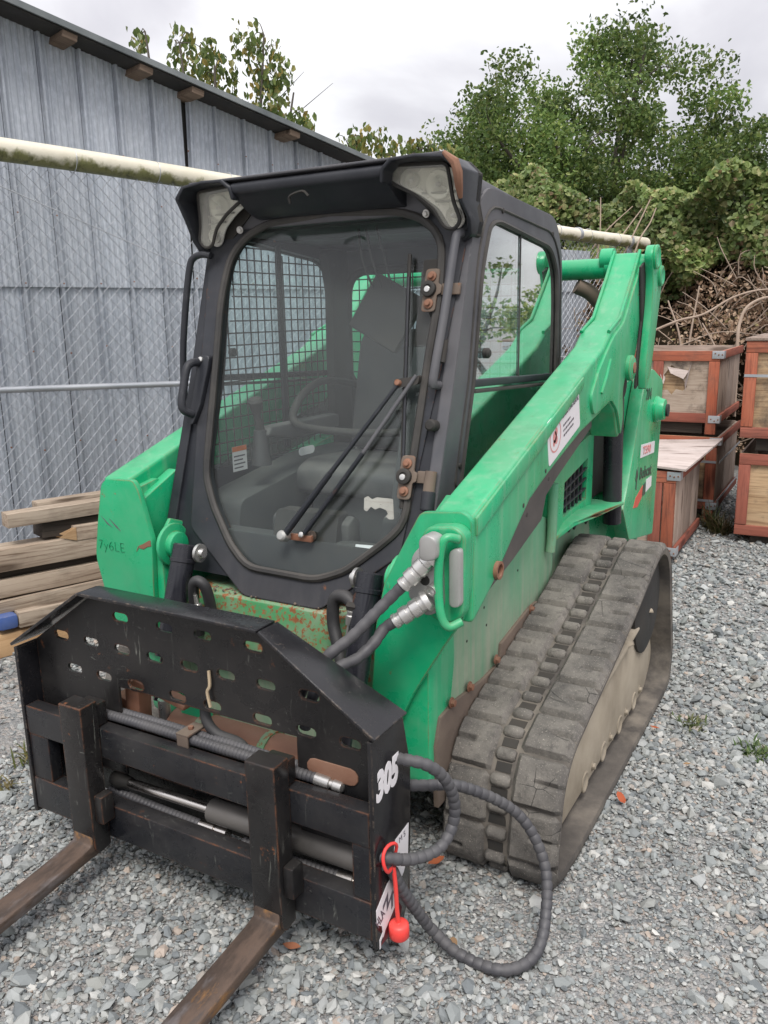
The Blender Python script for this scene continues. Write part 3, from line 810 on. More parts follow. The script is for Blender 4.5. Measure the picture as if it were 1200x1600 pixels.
# ---- crates
def crate(label, x0, x1, y0, y1, z0, z1, mid=(), front='ply', red='redwood', hole=False, band=(), side_red=True, diag=False, lid=None, bot=.07):
    c = empty('wooden_crate', ((x0+x1)/2, (y0+y1)/2, z0)); tag(c, label, 'crate', 'wooden shipping crates')
    inv = Matrix.Translation(-Vector(c.location))
    def P(o): o.parent = c; o.matrix_parent_inverse = inv; return o
    def piece(name, lo, hi, mat, bev=.004):
        """box whose mesh runs its longest side along local X so the wood grain follows it"""
        sz = [b_-a for a, b_ in zip(lo, hi)]; ax = sz.index(max(sz))
        ctr = Vector([(a+b_)/2 for a, b_ in zip(lo, hi)])
        if ax == 0: m = Matrix.Identity(3)
        elif ax == 1: m = Matrix.Rotation(R(90), 3, 'Z')
        else: m = Matrix.Rotation(R(-90), 3, 'Y')
        loc = [abs((m.transposed() @ Vector(sz))[i]) for i in range(3)]
        o = MB().box((0, 0, 0), loc).build(name, mat, None, bev)
        mw = Matrix.Translation(ctr) @ m.to_4x4()
        o.parent = c; o.matrix_parent_inverse = Matrix.Identity(4); o.matrix_basis = inv @ mw
        return o
    t = .022; bw = .075
    zb = z0+bot
    RW, RO = M[red], M['redwood_old']
    # panels
    if hole:
        ho = [(x0+(x1-x0)*a, zb+(z1-zb)*b_) for a, b_ in ((.58, .44), (.60, .56), (.57, .60), (.61, .66), (.66, .80), (.71, .73), (.74, .62), (.78, .50), (.75, .44), (.70, .46), (.67, .38), (.64, .45))]
        o = P(MB().plate([(x0, zb), (x1, zb), (x1, z1), (x0, z1)], [ho], lambda a, b_, t_: (a, t_, b_), y0, y0+.012).build('front_panel', M[front]))
        o2 = P(MB().plate([(x0+.05, zb), (x1-.05, zb), (x1-.05, z1-.02), (x0+.05, z1-.02)], [], lambda a, b_, t_: (a, t_, b_), y0+.016, y0+.024).build('inner_ply', M['ply_orange']))
        # curled veneer flap
        mb = MB()
        for (fx, fz, dx, dz) in ((.63, .78, .16, -.03), (.76, .55, .06, .22), (.62, .62, -.04, .08)):
            cx, cz = x0+(x1-x0)*fx, zb+(z1-zb)*fz
            mb.add([(cx, y0-.001, cz), (cx+dx, y0-.003, cz+dz), (cx+dx*.8, y0-.03, cz+dz-.06), (cx+dx*.2, y0-.022, cz-.05)], [(0, 1, 2, 3)])
        P(mb.build('peeling_veneer', M['ply_pale']))
    else:
        piece('front_panel', (x0, y0, zb), (x1, y0+.014, z1), M[front])
    # right side slats
    ns = 3; d = (y1-y0)
    for k in range(ns):
        piece('slat', (x1-.016, y0+.02+d*k/ns+.006, zb), (x1, y0+.02+d*(k+1)/ns-.012-(.02 if k == ns-1 else 0), z1-.004), M['slat'])
    piece('back_panel', (x0, y1-.014, zb), (x1-.02, y1, z1), M['slat'])
    piece('left_panel', (x0, y0+.02, zb), (x0+.014, y1-.02, z1), M['slat'])
    piece('bottom_board', (x0+.02, y0+.02, zb), (x1-.02, y1-.02, zb+.016), M['slat'])
    # battens on the front
    f0, f1 = y0-t, y0-.0015
    piece('batten', (x0, f0, z1-bw), (x1, f1, z1), RW)
    piece('batten', (x0, f0, zb), (x1, f1, zb+bw*.95), RO)
    for xx in (x0, x1-bw):
        piece('batten', (xx, f0-.003, z0 if xx > x0 else zb+bw), (xx+bw, f1-.004 if False else f1, z1-bw-.002), RW)
    for xx in mid: piece('batten', (xx-bw/2, f0-.002, zb+bw), (xx+bw/2, f1, z1-bw-.002), RO)
    # side rails
    piece('batten', (x1+.0015, y0-t, z1-bw*.8), (x1+t, y1, z1), RO)
    piece('batten', (x1+.0015, y0-t, zb), (x1+t, y1, zb+bw*.8), RO)
    if diag:
        o = MB().box((0, 0, 0), (.30, .016, .06)).build('brace', RO, None, .003)
        o.parent = c; o.matrix_basis = inv @ Matrix.Translation(((x0+x1)/2+.22, y0-.011, (z0+z1)/2-.02)) @ Matrix.Rotation(R(38), 4, 'Y')
    for bz in band: piece('steel_strap', (x0, f0-.006, bz-.009), (x1+.001, f0-.0035, bz+.009), M['zinc'], 0); 
    for bz in band: piece('steel_strap', (x1+t+.001, f0, bz-.009), (x1+t+.004, y1, bz+.009), M['zinc'], 0)
    # feet
    for yy in (y0+.02, y1-.12): piece('skid', (x0+.10, yy, z0), (x1-.10, yy+.09, zb-.002), M['lumber_dark'])
    # zinc corner brackets
    for zc in (z1-.028, zb+.03):
        mb = MB().b2((x1-.055, f0-.009, zc-.028), (x1+t+.006, f0-.005, zc+.028)).b2((x1+t+.003, f0-.005, zc-.028), (x1+t+.007, y0+.05, zc+.028))
        P(mb.build('corner_bracket', M['zinc'], None, .002))
        mb = MB()
        for dx in (-.035, -.01, .015): mb.lathe((x1+dx, f0-.009, zc+random.uniform(-.012, .012)), (0, -1, 0), [(0, .006), (.004, .004), (.005, .001)], 8)
        P(mb.build('bracket_nail', M['rust']))
    if lid: piece('lid', (x0-.01, y0-.03, z1+.002), (x1+.03, y1+.02, z1+.022), M[lid])
    return c
crate('red framed crate with a torn hole in its front, on top of the rear stack', -.46, .56, 5.20, 6.30, .675, 1.295, mid=(.12,), hole=True, bot=.085)
crate('strapped crate with a broken diagonal brace, under the torn crate', -.46, .585, 5.18, 6.30, .0, .655, mid=(), front='ply_orange', band=(.17, .47), diag=True, bot=.10)
crate('slat sided crate nearest the machine, under the warped plywood sheet', -.36, .52, 3.98, 4.86, .0, .595, mid=(.40,), front='ply', bot=.04)
crate('red framed crate with a steel strap, on top of the right hand stack', .80, 1.86, 4.62, 5.70, .655, 1.385, mid=(), front='ply_orange', band=(1.16,), lid='slat', bot=.09)
crate('stained plywood crate at the bottom of the right hand stack, on the gravel', .805, 1.88, 4.66, 5.74, .0, .63, mid=(), front='ply_orange', red='redwood_old', lid=None, bot=.06)
# warped plywood sheet lying on the near crate
mb = MB(); nxp, nyp = 14, 10; vs = []
for t in (0, .014):
    for j in range(nyp+1):
        for i in range(nxp+1):
            u = i/nxp; v_ = j/nyp
            x = -.42+1.0*u+.06*v_; y = 3.93+1.10*v_+.03*math.sin(u*3)
            z = .606+.02*u*v_+.028*math.sin(u*math.pi)*(1-v_)*.5+.03*(u**3)*v_+t
            vs.append((x, y, z))
N1 = (nxp+1)*(nyp+1); fs = []
for j in range(nyp):
    for i in range(nxp):
        a = j*(nxp+1)+i
        fs.append((a, a+1, a+nxp+2, a+nxp+1)); fs.append((N1+a, N1+a+nxp+1, N1+a+nxp+2, N1+a+1))
for i in range(nxp):
    fs.append((i, N1+i, N1+i+1, i+1)); a = nyp*(nxp+1)+i; fs.append((a, a+1, N1+a+1, N1+a))
for j in range(nyp):
    a = j*(nxp+1); fs.append((a, a+nxp+1, N1+a+nxp+1, N1+a)); a += nxp; fs.append((a, N1+a, N1+a+nxp+1, a+nxp+1))
tag(mb.add(vs, fs).build('plywood_sheet', M['ply_pale']), 'warped pale plywood sheet lying across the crate nearest the machine', 'plywood')

# ---- foliage
def leaf_cloud(name, cen, size, cols, mat, parent=None, normal=None, droop=0., spread=1., aspect=.62):
    """every leaf a small folded blade (6 verts, 4 triangles)"""
    n = len(cen)
    d = rng.normal(size=(n, 3)); d /= np.linalg.norm(d, axis=1)[:, None]
    d[:, 2] -= droop; d /= np.linalg.norm(d, axis=1)[:, None]
    nm = rng.normal(size=(n, 3))*spread
    if normal is not None: nm += normal
    else: nm[:, 2] += .6
    nm -= d*np.sum(nm*d, 1)[:, None]; nm /= np.maximum(np.linalg.norm(nm, axis=1), 1e-6)[:, None]
    sd_ = np.cross(d, nm)
    L = size[:, None]; w = L*aspect*.5
    fold = nm*L*.10
    base = cen-d*L*.5
    v = np.stack([base, base+d*L*.38+sd_*w+fold, base+d*L*.42, base+d*L*.38-sd_*w+fold, base+d*L*.80+sd_*w*.62+fold*.4, base+d*L*1.0-fold*.6, base+d*L*.80-sd_*w*.62+fold*.4], 1)
    f = np.array([(0, 2, 1), (0, 3, 2), (1, 2, 4), (2, 3, 6), (2, 5, 4), (2, 6, 5)])
    fc = (f[None]+(np.arange(n)*7)[:, None, None]).reshape(-1, 3)
    return mesh_obj(name, v.reshape(-1, 3), fc, mat, parent, np.repeat(cols, 7, 0))
def pick(pal, n, w=None, var=.25):
    pal = np.array(pal, float); i = rng.choice(len(pal), n, p=w)
    return pal[i]*rng.uniform(1-var, 1+var, (n, 1))
GREENS = [(.11, .175, .05), (.145, .215, .058), (.08, .135, .042), (.19, .25, .07), (.23, .265, .085)]

def make_tree(name, base, crown_pts, leaves_per, leaf_sz, pal, w, label, cat='tree', trunk_r=.16, limbs=7, clump=.42, lean=(0, 0), group=None):
    t = empty(name, base); tag(t, label, cat, group)
    b = Vector(base); C_ = [Vector(p)-b for p in crown_pts]          # local
    ctr = sum(C_, Vector())/len(C_)
    zmin = min(p.z for p in C_)
    mb = MB()
    hub = Vector((ctr.x*.5, ctr.y*.5, zmin*.62))
    mb.ring(smooth([(0, 0, -.1), tuple(hub*.5+Vector((.05, .03, 0))), tuple(hub)], 6), [trunk_r*(1-.03*i) for i in range(13)], 9)
    nodes = [(hub, trunk_r*.6)]
    order = sorted(C_, key=lambda p: (p-hub).length)
    lim = random.sample(order, min(limbs, len(order)))
    for p in lim:
        mid = hub.lerp(p, .5)+Vector((random.uniform(-.2, .2), random.uniform(-.2, .2), random.uniform(.0, .35)))
        P = smooth([tuple(hub), tuple(mid), tuple(p)], 7)
        rs = [trunk_r*.55*(1-.85*i/(len(P)-1))+.006 for i in range(len(P))]
        mb.ring(P, rs, 7)
        nodes += [(P[i], rs[i]) for i in range(3, len(P))]
    for p in order:
        if p in lim: continue
        q, rr = min(nodes, key=lambda nd: (nd[0]-p).length+(.6 if nd[0].z > p.z else 0))
        mid = q.lerp(p, .5)+Vector((random.uniform(-.12, .12), random.uniform(-.12, .12), random.uniform(-.02, .15)))
        P = smooth([tuple(q), tuple(mid), tuple(p)], 4)
        r0 = min(rr*.6, .03); mb.ring(P, [r0*(1-.8*i/(len(P)-1))+.003 for i in range(len(P))], 5)
        nodes += [(P[k], r0*.5) for k in (4, 6, 8) if k < len(P)]
    mb.build('trunk', M['bark'], t)
    cen = []; tone = []
    for p in C_:
        m = int(leaves_per*random.uniform(.55, 1.4))
        off = np.clip(rng.normal(size=(m, 3)), -1.55, 1.55)*clump*np.array([1, 1, .62])*random.uniform(.6, 1.1)
        cen.append(np.array(p)+off); tone += [random.uniform(.62, 1.5)]*m
    cen = np.concatenate(cen); n = len(cen)
    col = pick(pal, n, w)*np.array(tone)[:, None]
    leaf_cloud('crown', cen, rng.uniform(.65, 1.3, n)*leaf_sz, col, M['leaf'], t)
    return t
RT = np.array([.868, .496, 0]); FW = np.array([-.4965, .868, 0])
# big deciduous tree beyond the brambles
tb = np.array([-3.35, 15.6, 0.])
def crown_dome(n):
    out = []
    while len(out) < n:
        a = random.uniform(-2.9, 3.5); d = random.uniform(-1.9, 1.9); z = random.uniform(2.9, 7.0)
        top_ = np.interp(a, [-3.0, -2.4, -1.6, -.4, .4, 1.2, 1.7, 2.2, 2.9, 3.5], [4.7, 5.8, 6.3, 6.6, 6.7, 6.5, 6.2, 5.75, 4.8, 3.7])-.35*abs(d)
        if z > top_: continue
        dens = .35+.65*min(1, abs(a)/2.2+abs(z-4.9)/2.0)          # thinner in the middle, sky shows
        if a > .2 and a < 1.9 and 3.9 < z < 5.8: dens *= .42
        if -1.2 < a < -.3 and 4.3 < z < 5.2: dens *= .7
        if a > 2.6: dens *= .8
        if random.random() > dens: continue
        out.append(tuple(tb+RT*a+FW*d+np.array([0, 0, z])))
    return out
make_tree('broadleaf_tree', tuple(tb), crown_dome(230), 330, .088, GREENS, [.28, .3, .17, .17, .08],
          'large green broadleaf tree rising behind the bramble bank', trunk_r=.17, limbs=12, clump=.34, group='trees around the yard')
# lower tree to its right
tb2 = np.array([1.3, 18.2, 0.])
make_tree('broadleaf_tree', tuple(tb2), [tuple(tb2+RT*random.uniform(-1.2, 1.6)+FW*random.uniform(-1, 1)+np.array([0, 0, random.uniform(2.4, 3.95)])) for _ in range(46)],
          260, .10, GREENS, [.4, .2, .3, .08, .02], 'lower dark green tree right of the large tree, at the edge of view', trunk_r=.12, limbs=6, clump=.36, group='trees around the yard')
# sparse tree behind the shed with drooping yellowing leaves
ts = np.array([-4.75, 6.3, 0.])
def D9(x, y, d=9.0):
    v = cr_*((x-600)/F_PX)-cu_*((y-800)/F_PX)+cf_; return np.array(CAM)+v*d
t = empty('sparse_tree', tuple(ts)); tag(t, 'sparse tree with drooping yellow green leaves showing above the shed roof', 'tree', 'trees around the yard')
stems = [[(-4.75, 6.3, -.1), (-4.9, 6.2, 1.8), (-5.05, 5.95, 3.4), (-5.12, 5.9, 4.45)], [(-4.75, 6.3, 1.2), (-4.7, 6.35, 2.6), (-4.5, 6.4, 3.7), (-4.42, 6.45, 4.55)],
         [(-4.7, 6.35, 2.2), (-4.3, 6.45, 3.1), (-4.1, 6.5, 3.95)], [(-4.75, 6.3, 1.0), (-4.0, 6.6, 2.4), (-3.5, 6.8, 3.5)], [(-4.0, 6.6, 2.4), (-3.3, 6.95, 3.1), (-2.85, 7.1, 3.35)],
         [(-5.0, 6.1, 2.4), (-5.4, 5.85, 3.6), (-5.5, 5.8, 4.6)], [(-4.9, 6.2, 2.5), (-4.8, 6.05, 3.6), (-4.75, 6.0, 4.2)]]
mb = MB()
for s_ in stems:
    P = smooth(s_, 7); mb.ring(P, [.035*(1-.85*i/(len(P)-1))+.004 for i in range(len(P))], 6)
cen = []; m_ = []
for (px, py, n_, sx_, sz_) in ((283, 75, 22, .10, .16), (300, 130, 26, .14, .12), (340, 110, 34, .14, .14), (335, 165, 30, .2, .12), (385, 60, 16, .10, .12), (410, 95, 34, .13, .16), (440, 110, 14, .08, .10),
                               (425, 135, 26, .12, .14), (395, 170, 34, .2, .10), (450, 185, 22, .16, .07), (470, 195, 12, .12, .07), (218, 62, 10, .05, .06), (320, 80, 14, .1, .1), (270, 140, 14, .1, .1),
                               (575, 215, 26, .14, .10), (620, 232, 24, .16, .08), (660, 232, 20, .10, .08), (545, 222, 10, .08, .06), (690, 245, 16, .1, .1), (430, 215, 20, .2, .08)):
    c0 = D9(px, py+6)
    n_ = int(n_*5); o_ = np.clip(rng.normal(size=(n_, 3)), -1.5, 1.5)*.92
    p = c0+RT*(o_[:, :1]*sx_)+FW*(o_[:, 1:2]*.14)+np.array([0, 0, 1])*(o_[:, 2:3]*sz_)
    cen.append(p)
    # twig from the nearest stem to the clump
    q = min((pt for s_ in stems for pt in smooth(s_, 7)), key=lambda v: (v-Vector(c0)).length)
    for k in range(2):
        e = Vector(tuple(p[k]))
        mb.ring(smooth([tuple(q), tuple(q.lerp(e, .5)+Vector((0, 0, .06))), tuple(e)], 4), [.007-.0006*i for i in range(9)], 5)
for a, b_ in (((455, 185), (520, 130)), ((430, 160), (475, 112)), ((300, 130), (270, 100))):
    mb.ring([tuple(D9(*a)), tuple(D9(*b_))], [.006, .002], 5)
tr_ = mb.build('trunk', M['bark'])
tr_.parent = t; tr_.matrix_parent_inverse = Matrix.Translation(-Vector(t.location))
cen = np.concatenate(cen); n = len(cen)
cols = pick([(.12, .17, .05), (.16, .205, .06), (.25, .24, .07), (.32, .25, .07), (.085, .13, .04)], n, [.3, .3, .2, .08, .12])
lc = leaf_cloud('crown', cen, rng.uniform(.045, .105, n), cols, M['leaf'], None, droop=1.4, aspect=.62)
lc.parent = t; lc.matrix_parent_inverse = Matrix.Translation(-Vector(t.location))
# two trees to the right of the yard, only seen mirrored in the side window
def ball_pts(c, n, r, zr): return [tuple(np.array(c)+np.array([random.gauss(0, r), random.gauss(0, r), random.gauss(0, zr)])) for _ in range(n)]
make_tree('broadleaf_tree', (4.4, 14.0, 0), ball_pts((4.9, 14.0, 1.55), 22, .55, .28), 90, .10, GREENS, None, 'bushy tree beside the yard, mirrored in the cab side window', trunk_r=.08, limbs=6, clump=.3, group='trees around the yard')
make_tree('broadleaf_tree', (6.3, 15.5, 0), ball_pts((7.4, 15.5, 2.0), 22, .5, .45), 90, .11, GREENS, None, 'farther tree beyond the yard, mirrored in the cab side window', trunk_r=.09, limbs=6, clump=.3, group='trees around the yard')

# ---- bramble bank
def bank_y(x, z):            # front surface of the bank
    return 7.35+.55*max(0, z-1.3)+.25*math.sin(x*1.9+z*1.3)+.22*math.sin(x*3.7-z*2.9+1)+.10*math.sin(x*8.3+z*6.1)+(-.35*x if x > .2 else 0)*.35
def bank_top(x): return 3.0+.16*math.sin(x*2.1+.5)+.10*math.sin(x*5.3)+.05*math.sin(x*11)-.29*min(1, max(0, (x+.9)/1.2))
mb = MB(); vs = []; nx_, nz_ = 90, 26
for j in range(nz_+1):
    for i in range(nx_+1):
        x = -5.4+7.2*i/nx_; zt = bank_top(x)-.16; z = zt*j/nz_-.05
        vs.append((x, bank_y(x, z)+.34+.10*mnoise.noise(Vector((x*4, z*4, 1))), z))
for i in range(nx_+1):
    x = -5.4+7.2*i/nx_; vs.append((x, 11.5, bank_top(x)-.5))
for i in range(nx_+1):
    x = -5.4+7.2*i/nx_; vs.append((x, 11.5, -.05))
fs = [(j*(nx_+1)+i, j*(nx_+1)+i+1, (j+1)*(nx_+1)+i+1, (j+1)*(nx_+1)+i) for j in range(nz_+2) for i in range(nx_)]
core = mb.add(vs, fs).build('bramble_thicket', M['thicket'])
tag(core, 'dense bramble bank, green leaves above and dead brown growth below', 'brambles', kind='stuff')
N = 62000
bx = rng.uniform(-4.9, 1.75, N); zlo = 1.93+.15*np.sin(bx*2.3)+.12*np.sin(bx*6.1+1)
bt = np.array([bank_top(x) for x in bx])
bz = zlo+(bt-zlo)*rng.uniform(0, 1.04, N)**.9
lump = np.array([mnoise.noise(Vector((x*2.6, z*2.6, 5.))) for x, z in zip(bx, bz)])
keep = rng.uniform(0, 1, N) < .62+.9*lump
by = np.array([bank_y(x, z) for x, z in zip(bx, bz)])-.22*lump+rng.uniform(-.12, .22, N)
cen = np.stack([bx, by, bz], 1)[keep]; n = len(cen); lp = lump[keep]
cols = pick([(.17, .245, .08), (.23, .30, .10), (.30, .345, .135), (.38, .37, .17), (.12, .175, .06), (.34, .27, .15), (.24, .16, .09)], n, [.28, .27, .20, .11, .08, .04, .02])
cols *= (.8+.5*np.clip(lp+.3, 0, 1))[:, None]
o = leaf_cloud('leaves', cen, rng.uniform(.038, .088, n), cols, M['leaf'], core, normal=np.array([.1, -1.1, .75]), droop=.25, spread=.55, aspect=.8)
o['kind'] = 'stuff'
N = 52000
bx = rng.uniform(-4.6, 1.75, N); bz = rng.uniform(.05, 1., N)**.8*(2.08+.14*np.sin(bx*2.3)+.1*np.sin(bx*6.1+1))
lump = np.array([mnoise.noise(Vector((x*3.2, z*3.2, 9.))) for x, z in zip(bx, bz)])
keep = rng.uniform(0, 1, N) < (.60+1.0*lump)*np.where(bz < 1.45, .55, 1.)
by = np.array([bank_y(x, z) for x, z in zip(bx, bz)])-.18*lump+rng.uniform(-.12, .22, N)
cen = np.stack([bx, by, bz], 1)[keep]; n = len(cen)
cols = pick([(.36, .24, .165), (.46, .335, .24), (.23, .15, .10), (.53, .41, .30), (.33, .28, .14)], n, [.3, .27, .25, .12, .06])
o = leaf_cloud('dead_leaves', cen, rng.uniform(.022, .06, n), cols, M['deadleaf'], core, normal=np.array([.1, -.8, .3]), droop=.5, spread=.9, aspect=.6)
o['kind'] = 'stuff'
mb = MB()
for _ in range(260):
    x = random.uniform(-3.6, 1.7); z = random.uniform(.2, 2.0); y = bank_y(x, z)-.12
    a = random.uniform(-1.2, 1.2); l = random.uniform(.2, .7)
    p = Vector((x, y, z)); e = p+Vector((math.sin(a)*l, random.uniform(-.1, .1), math.cos(a)*l*.7)); m = p.lerp(e, .5)+Vector((random.uniform(-.08, .08), -.05, random.uniform(0, .12)))
    mb.ring(smooth([tuple(p), tuple(m), tuple(e)], 3), [.006, .006, .005, .005, .004, .003, .003], 4)
o = mb.build('dead_stems', M['cane'], core); o['kind'] = 'stuff'
canes = [('pale thick cane arching over from the top crate stack into the right edge', [(.56, 6.2, .7), (.54, 6.23, 1.29), (.54, 6.28, 1.48), (.59, 6.35, 1.62), (.75, 6.45, 1.69), (1.05, 6.6, 1.66)], .016),
         ('long brown cane bowing sideways above the torn crate', [(-.12, 5.98, 1.42), (.09, 6.03, 1.51), (.27, 6.15, 1.56), (.49, 6.31, 1.70), (.74, 6.46, 1.75), (1.1, 6.6, 1.68)], .011),
         ('straight reddish cane leaning right behind the torn crate', [(.08, 6.4, .6), (.12, 6.4, 1.29), (.16, 6.5, 1.80)], .012),
         ('reddish cane leaning left behind the torn crate, next to the green link', [(.10, 6.4, .5), (.05, 6.4, 1.29), (-.09, 6.45, 1.68)], .012),
         ('short grey cane slanting down to the top of the torn crate', [(.36, 6.36, 1.22), (.33, 6.38, 1.30), (.22, 6.4, 1.48)], .011),
         ('thin cane lying low across the back of the torn crate', [(-.1, 6.38, 1.22), (.1, 6.38, 1.31), (.35, 6.5, 1.40), (.68, 6.6, 1.37)], .006),
         ('thin upright cane leftmost above the far end of the white pipe', [(-.9, 7.0, 2.1), (-.88, 7.0, 2.36), (-.90, 7.05, 2.68)], .009),
         ('slanting cane second from the left above the white pipe', [(-.95, 7.0, 2.2), (-.81, 7.0, 2.37), (-.60, 7.1, 2.58)], .008),
         ('slanting cane in the middle of those above the white pipe', [(-.75, 7.0, 2.15), (-.66, 7.02, 2.32), (-.52, 7.15, 2.56)], .009),
         ('tallest slanting cane above the end of the white pipe', [(-.66, 7.0, 2.1), (-.58, 7.05, 2.29), (-.46, 7.2, 2.64)], .010),
         ('curved cane rightmost above the end of the white pipe', [(-.55, 7.0, 2.1), (-.50, 7.05, 2.28), (-.44, 7.15, 2.42), (-.40, 7.2, 2.56)], .009)]
for lb, pts, r_ in canes:
    P = smooth(pts, 8); o = MB().ring(P, [r_*(1-.45*i/(len(P)-1)) for i in range(len(P))], 7).build('bare_cane', M['cane'])
    tag(o, lb, 'cane', 'bare bramble canes')

# ---- weeds and fallen leaves
def weed(x, y, label, n, h, pal):
    mb_v = []; mb_f = []; cc = []
    for i in range(n):
        a = random.uniform(0, 6.28); l = h*random.uniform(.5, 1.2); b0 = np.array([x+random.gauss(0, .03), y+random.gauss(0, .03), -.01])
        tip = b0+np.array([math.cos(a)*l*.8, math.sin(a)*l*.8, l*random.uniform(.35, 1)]); md = b0*.5+tip*.5+np.array([0, 0, l*.18])
        sdv = np.array([-math.sin(a), math.cos(a), 0])*.0035
        k = len(mb_v)
        mb_v += [b0-sdv, b0+sdv, md+sdv, md-sdv, tip]; mb_f += [(k, k+1, k+2), (k, k+2, k+3), (k+3, k+2, k+4)]
        c = np.array(random.choice(pal))*random.uniform(.8, 1.2); cc += [c]*5
    o = mesh_obj('weed_tuft', mb_v, mb_f, M['leaf'], None, np.array(cc)); return tag(o, label, 'weed', 'small weeds in the gravel')
weed(1.04, 1.74, 'small green weed in the gravel right of the track', 70, .045, [(.09, .13, .04), (.17, .18, .08)])
weed(1.28, 1.62, 'green weed in the gravel at the right edge of view', 90, .052, [(.08, .14, .04), (.14, .19, .06)])
weed(-1.08, .36, 'yellowing weed tuft in the gravel left of the fork frame', 120, .07, [(.16, .17, .05), (.24, .20, .08), (.10, .12, .03)])
weed(-1.02, .14, 'dry straw coloured weed left of the fork frame, nearer the camera', 60, .05, [(.24, .20, .09), (.16, .16, .06)])
weed(.70, 4.85, 'dark scrubby weed between the two crate stacks', 160, .16, [(.05, .07, .02), (.09, .08, .03), (.12, .09, .05)])
weed(.62, 4.98, 'small weed at the foot of the strapped crate', 120, .2, [(.06, .08, .025), (.12, .09, .05)])
def dead_leaf(x, y, sz, rz, label, col):
    v = []; 
    for u in np.linspace(-1, 1, 7):
        wd = (1-u*u)**.6*.42
        for s_ in (-1, 0, 1): v.append((u*sz, s_*wd*sz, .012+sz*(.35*abs(s_)*wd+.18*u*u+.05*math.sin(u*5+s_))))
    f = [(i*3+k, i*3+k+1, i*3+k+4, i*3+k+3) for i in range(6) for k in range(2)]
    o = mesh_obj('fallen_leaf', v, f, M['deadleaf'], None, np.tile(np.array(col), (len(v), 1)), True)
    o.location = (x, y, .012); o.rotation_euler = (random.uniform(-.2, .2), random.uniform(-.2, .2), rz); return tag(o, label, 'leaf', 'fallen leaves on the gravel')
dead_leaf(.36, 0.0, .024, .4, 'curled orange brown leaf on the gravel beside the right hand fork tine', (.33, .14, .08))
dead_leaf(.535, .48, .030, 1.1, 'orange leaf on the gravel in front of the track, under the looped hoses', (.42, .13, .06))
dead_leaf(.93, 1.06, .030, 2.2, 'red orange leaf on the gravel beside the middle of the track', (.45, .12, .06))
dead_leaf(.92, 1.60, .020, .2, 'small red brown leaf on the gravel beside the rear of the track', (.40, .11, .05))
dead_leaf(1.08, 1.38, .018, .9, 'small tan leaf on the open gravel right of the track', (.34, .22, .12))
dead_leaf(.72, .20, .026, 2.0, 'pale brown leaf on the gravel inside the big hose loop', (.30, .19, .11))

# ================================================================== LOADER
loader = empty('compact_track_loader', (0, 1.3, 0))
tag(loader, 'green and black compact track loader with an enclosed glass cab, standing on the gravel', 'track loader')
def LP(o, par=None):
    par = par or loader
    o.parent = par
    w = Vector((0, 0, 0)); p = par
    while p is not None: w += p.location; p = p.parent
    o.matrix_parent_inverse = Matrix.Translation(-Vector(loader.location)) if par is loader else Matrix.Identity(4)
    return o
def lb(o, s): o['label'] = s; return o

# ---- tracks
def hull(pts):
    pts = sorted(set(pts))
    def half(ps):
        h = []
        for p in ps:
            while len(h) > 1 and (h[-1][0]-h[-2][0])*(p[1]-h[-2][1])-(h[-1][1]-h[-2][1])*(p[0]-h[-2][0]) <= 0: h.pop()
            h.append(p)
        return h
    lo = half(pts); up = half(pts[::-1]); return lo[:-1]+up[:-1]
cp = []
for cy_, cz_, r_ in ((.745, .208, .226), (.592, .088, .092), (1.745, .475, .242), (1.93, .158, .17), (1.995, .088, .092)):
    cp += [(cy_+r_*math.cos(a), cz_+r_*math.sin(a)) for a in np.linspace(0, 2*math.pi, 180, endpoint=False)]
HP = [Vector((0, a, b_)) for a, b_ in hull(cp)]
seglen = [(HP[(i+1) % len(HP)]-HP[i]).length for i in range(len(HP))]
cum = np.concatenate([[0], np.cumsum(seglen)]); PER = cum[-1]
def trk(s):
    s %= PER; i = int(np.searchsorted(cum, s, 'right')-1); i = min(i, len(HP)-1)
    t = (s-cum[i])/max(seglen[i], 1e-9)
    a, b_ = HP[i], HP[(i+1) % len(HP)]; p = a.lerp(b_, t)
    # smoothed tangent
    def pt(q):
        q %= PER; j = min(int(np.searchsorted(cum, q, 'right')-1), len(HP)-1)
        return HP[j].lerp(HP[(j+1) % len(HP)], (q-cum[j])/max(seglen[j], 1e-9))
    tg = (pt(s+.012)-pt(s-.012)).normalized()
    sag = 0.
    if p.z > .36 and p.y < 1.62 and p.y > .8: sag = .012*math.sin(math.pi*(p.y-.8)/.82)
    return p-Vector((0, 0, sag)), Vector((0, tg.z, -tg.y))
XI, XO = .536, .889
NP = round(PER/.163); PP = PER/NP
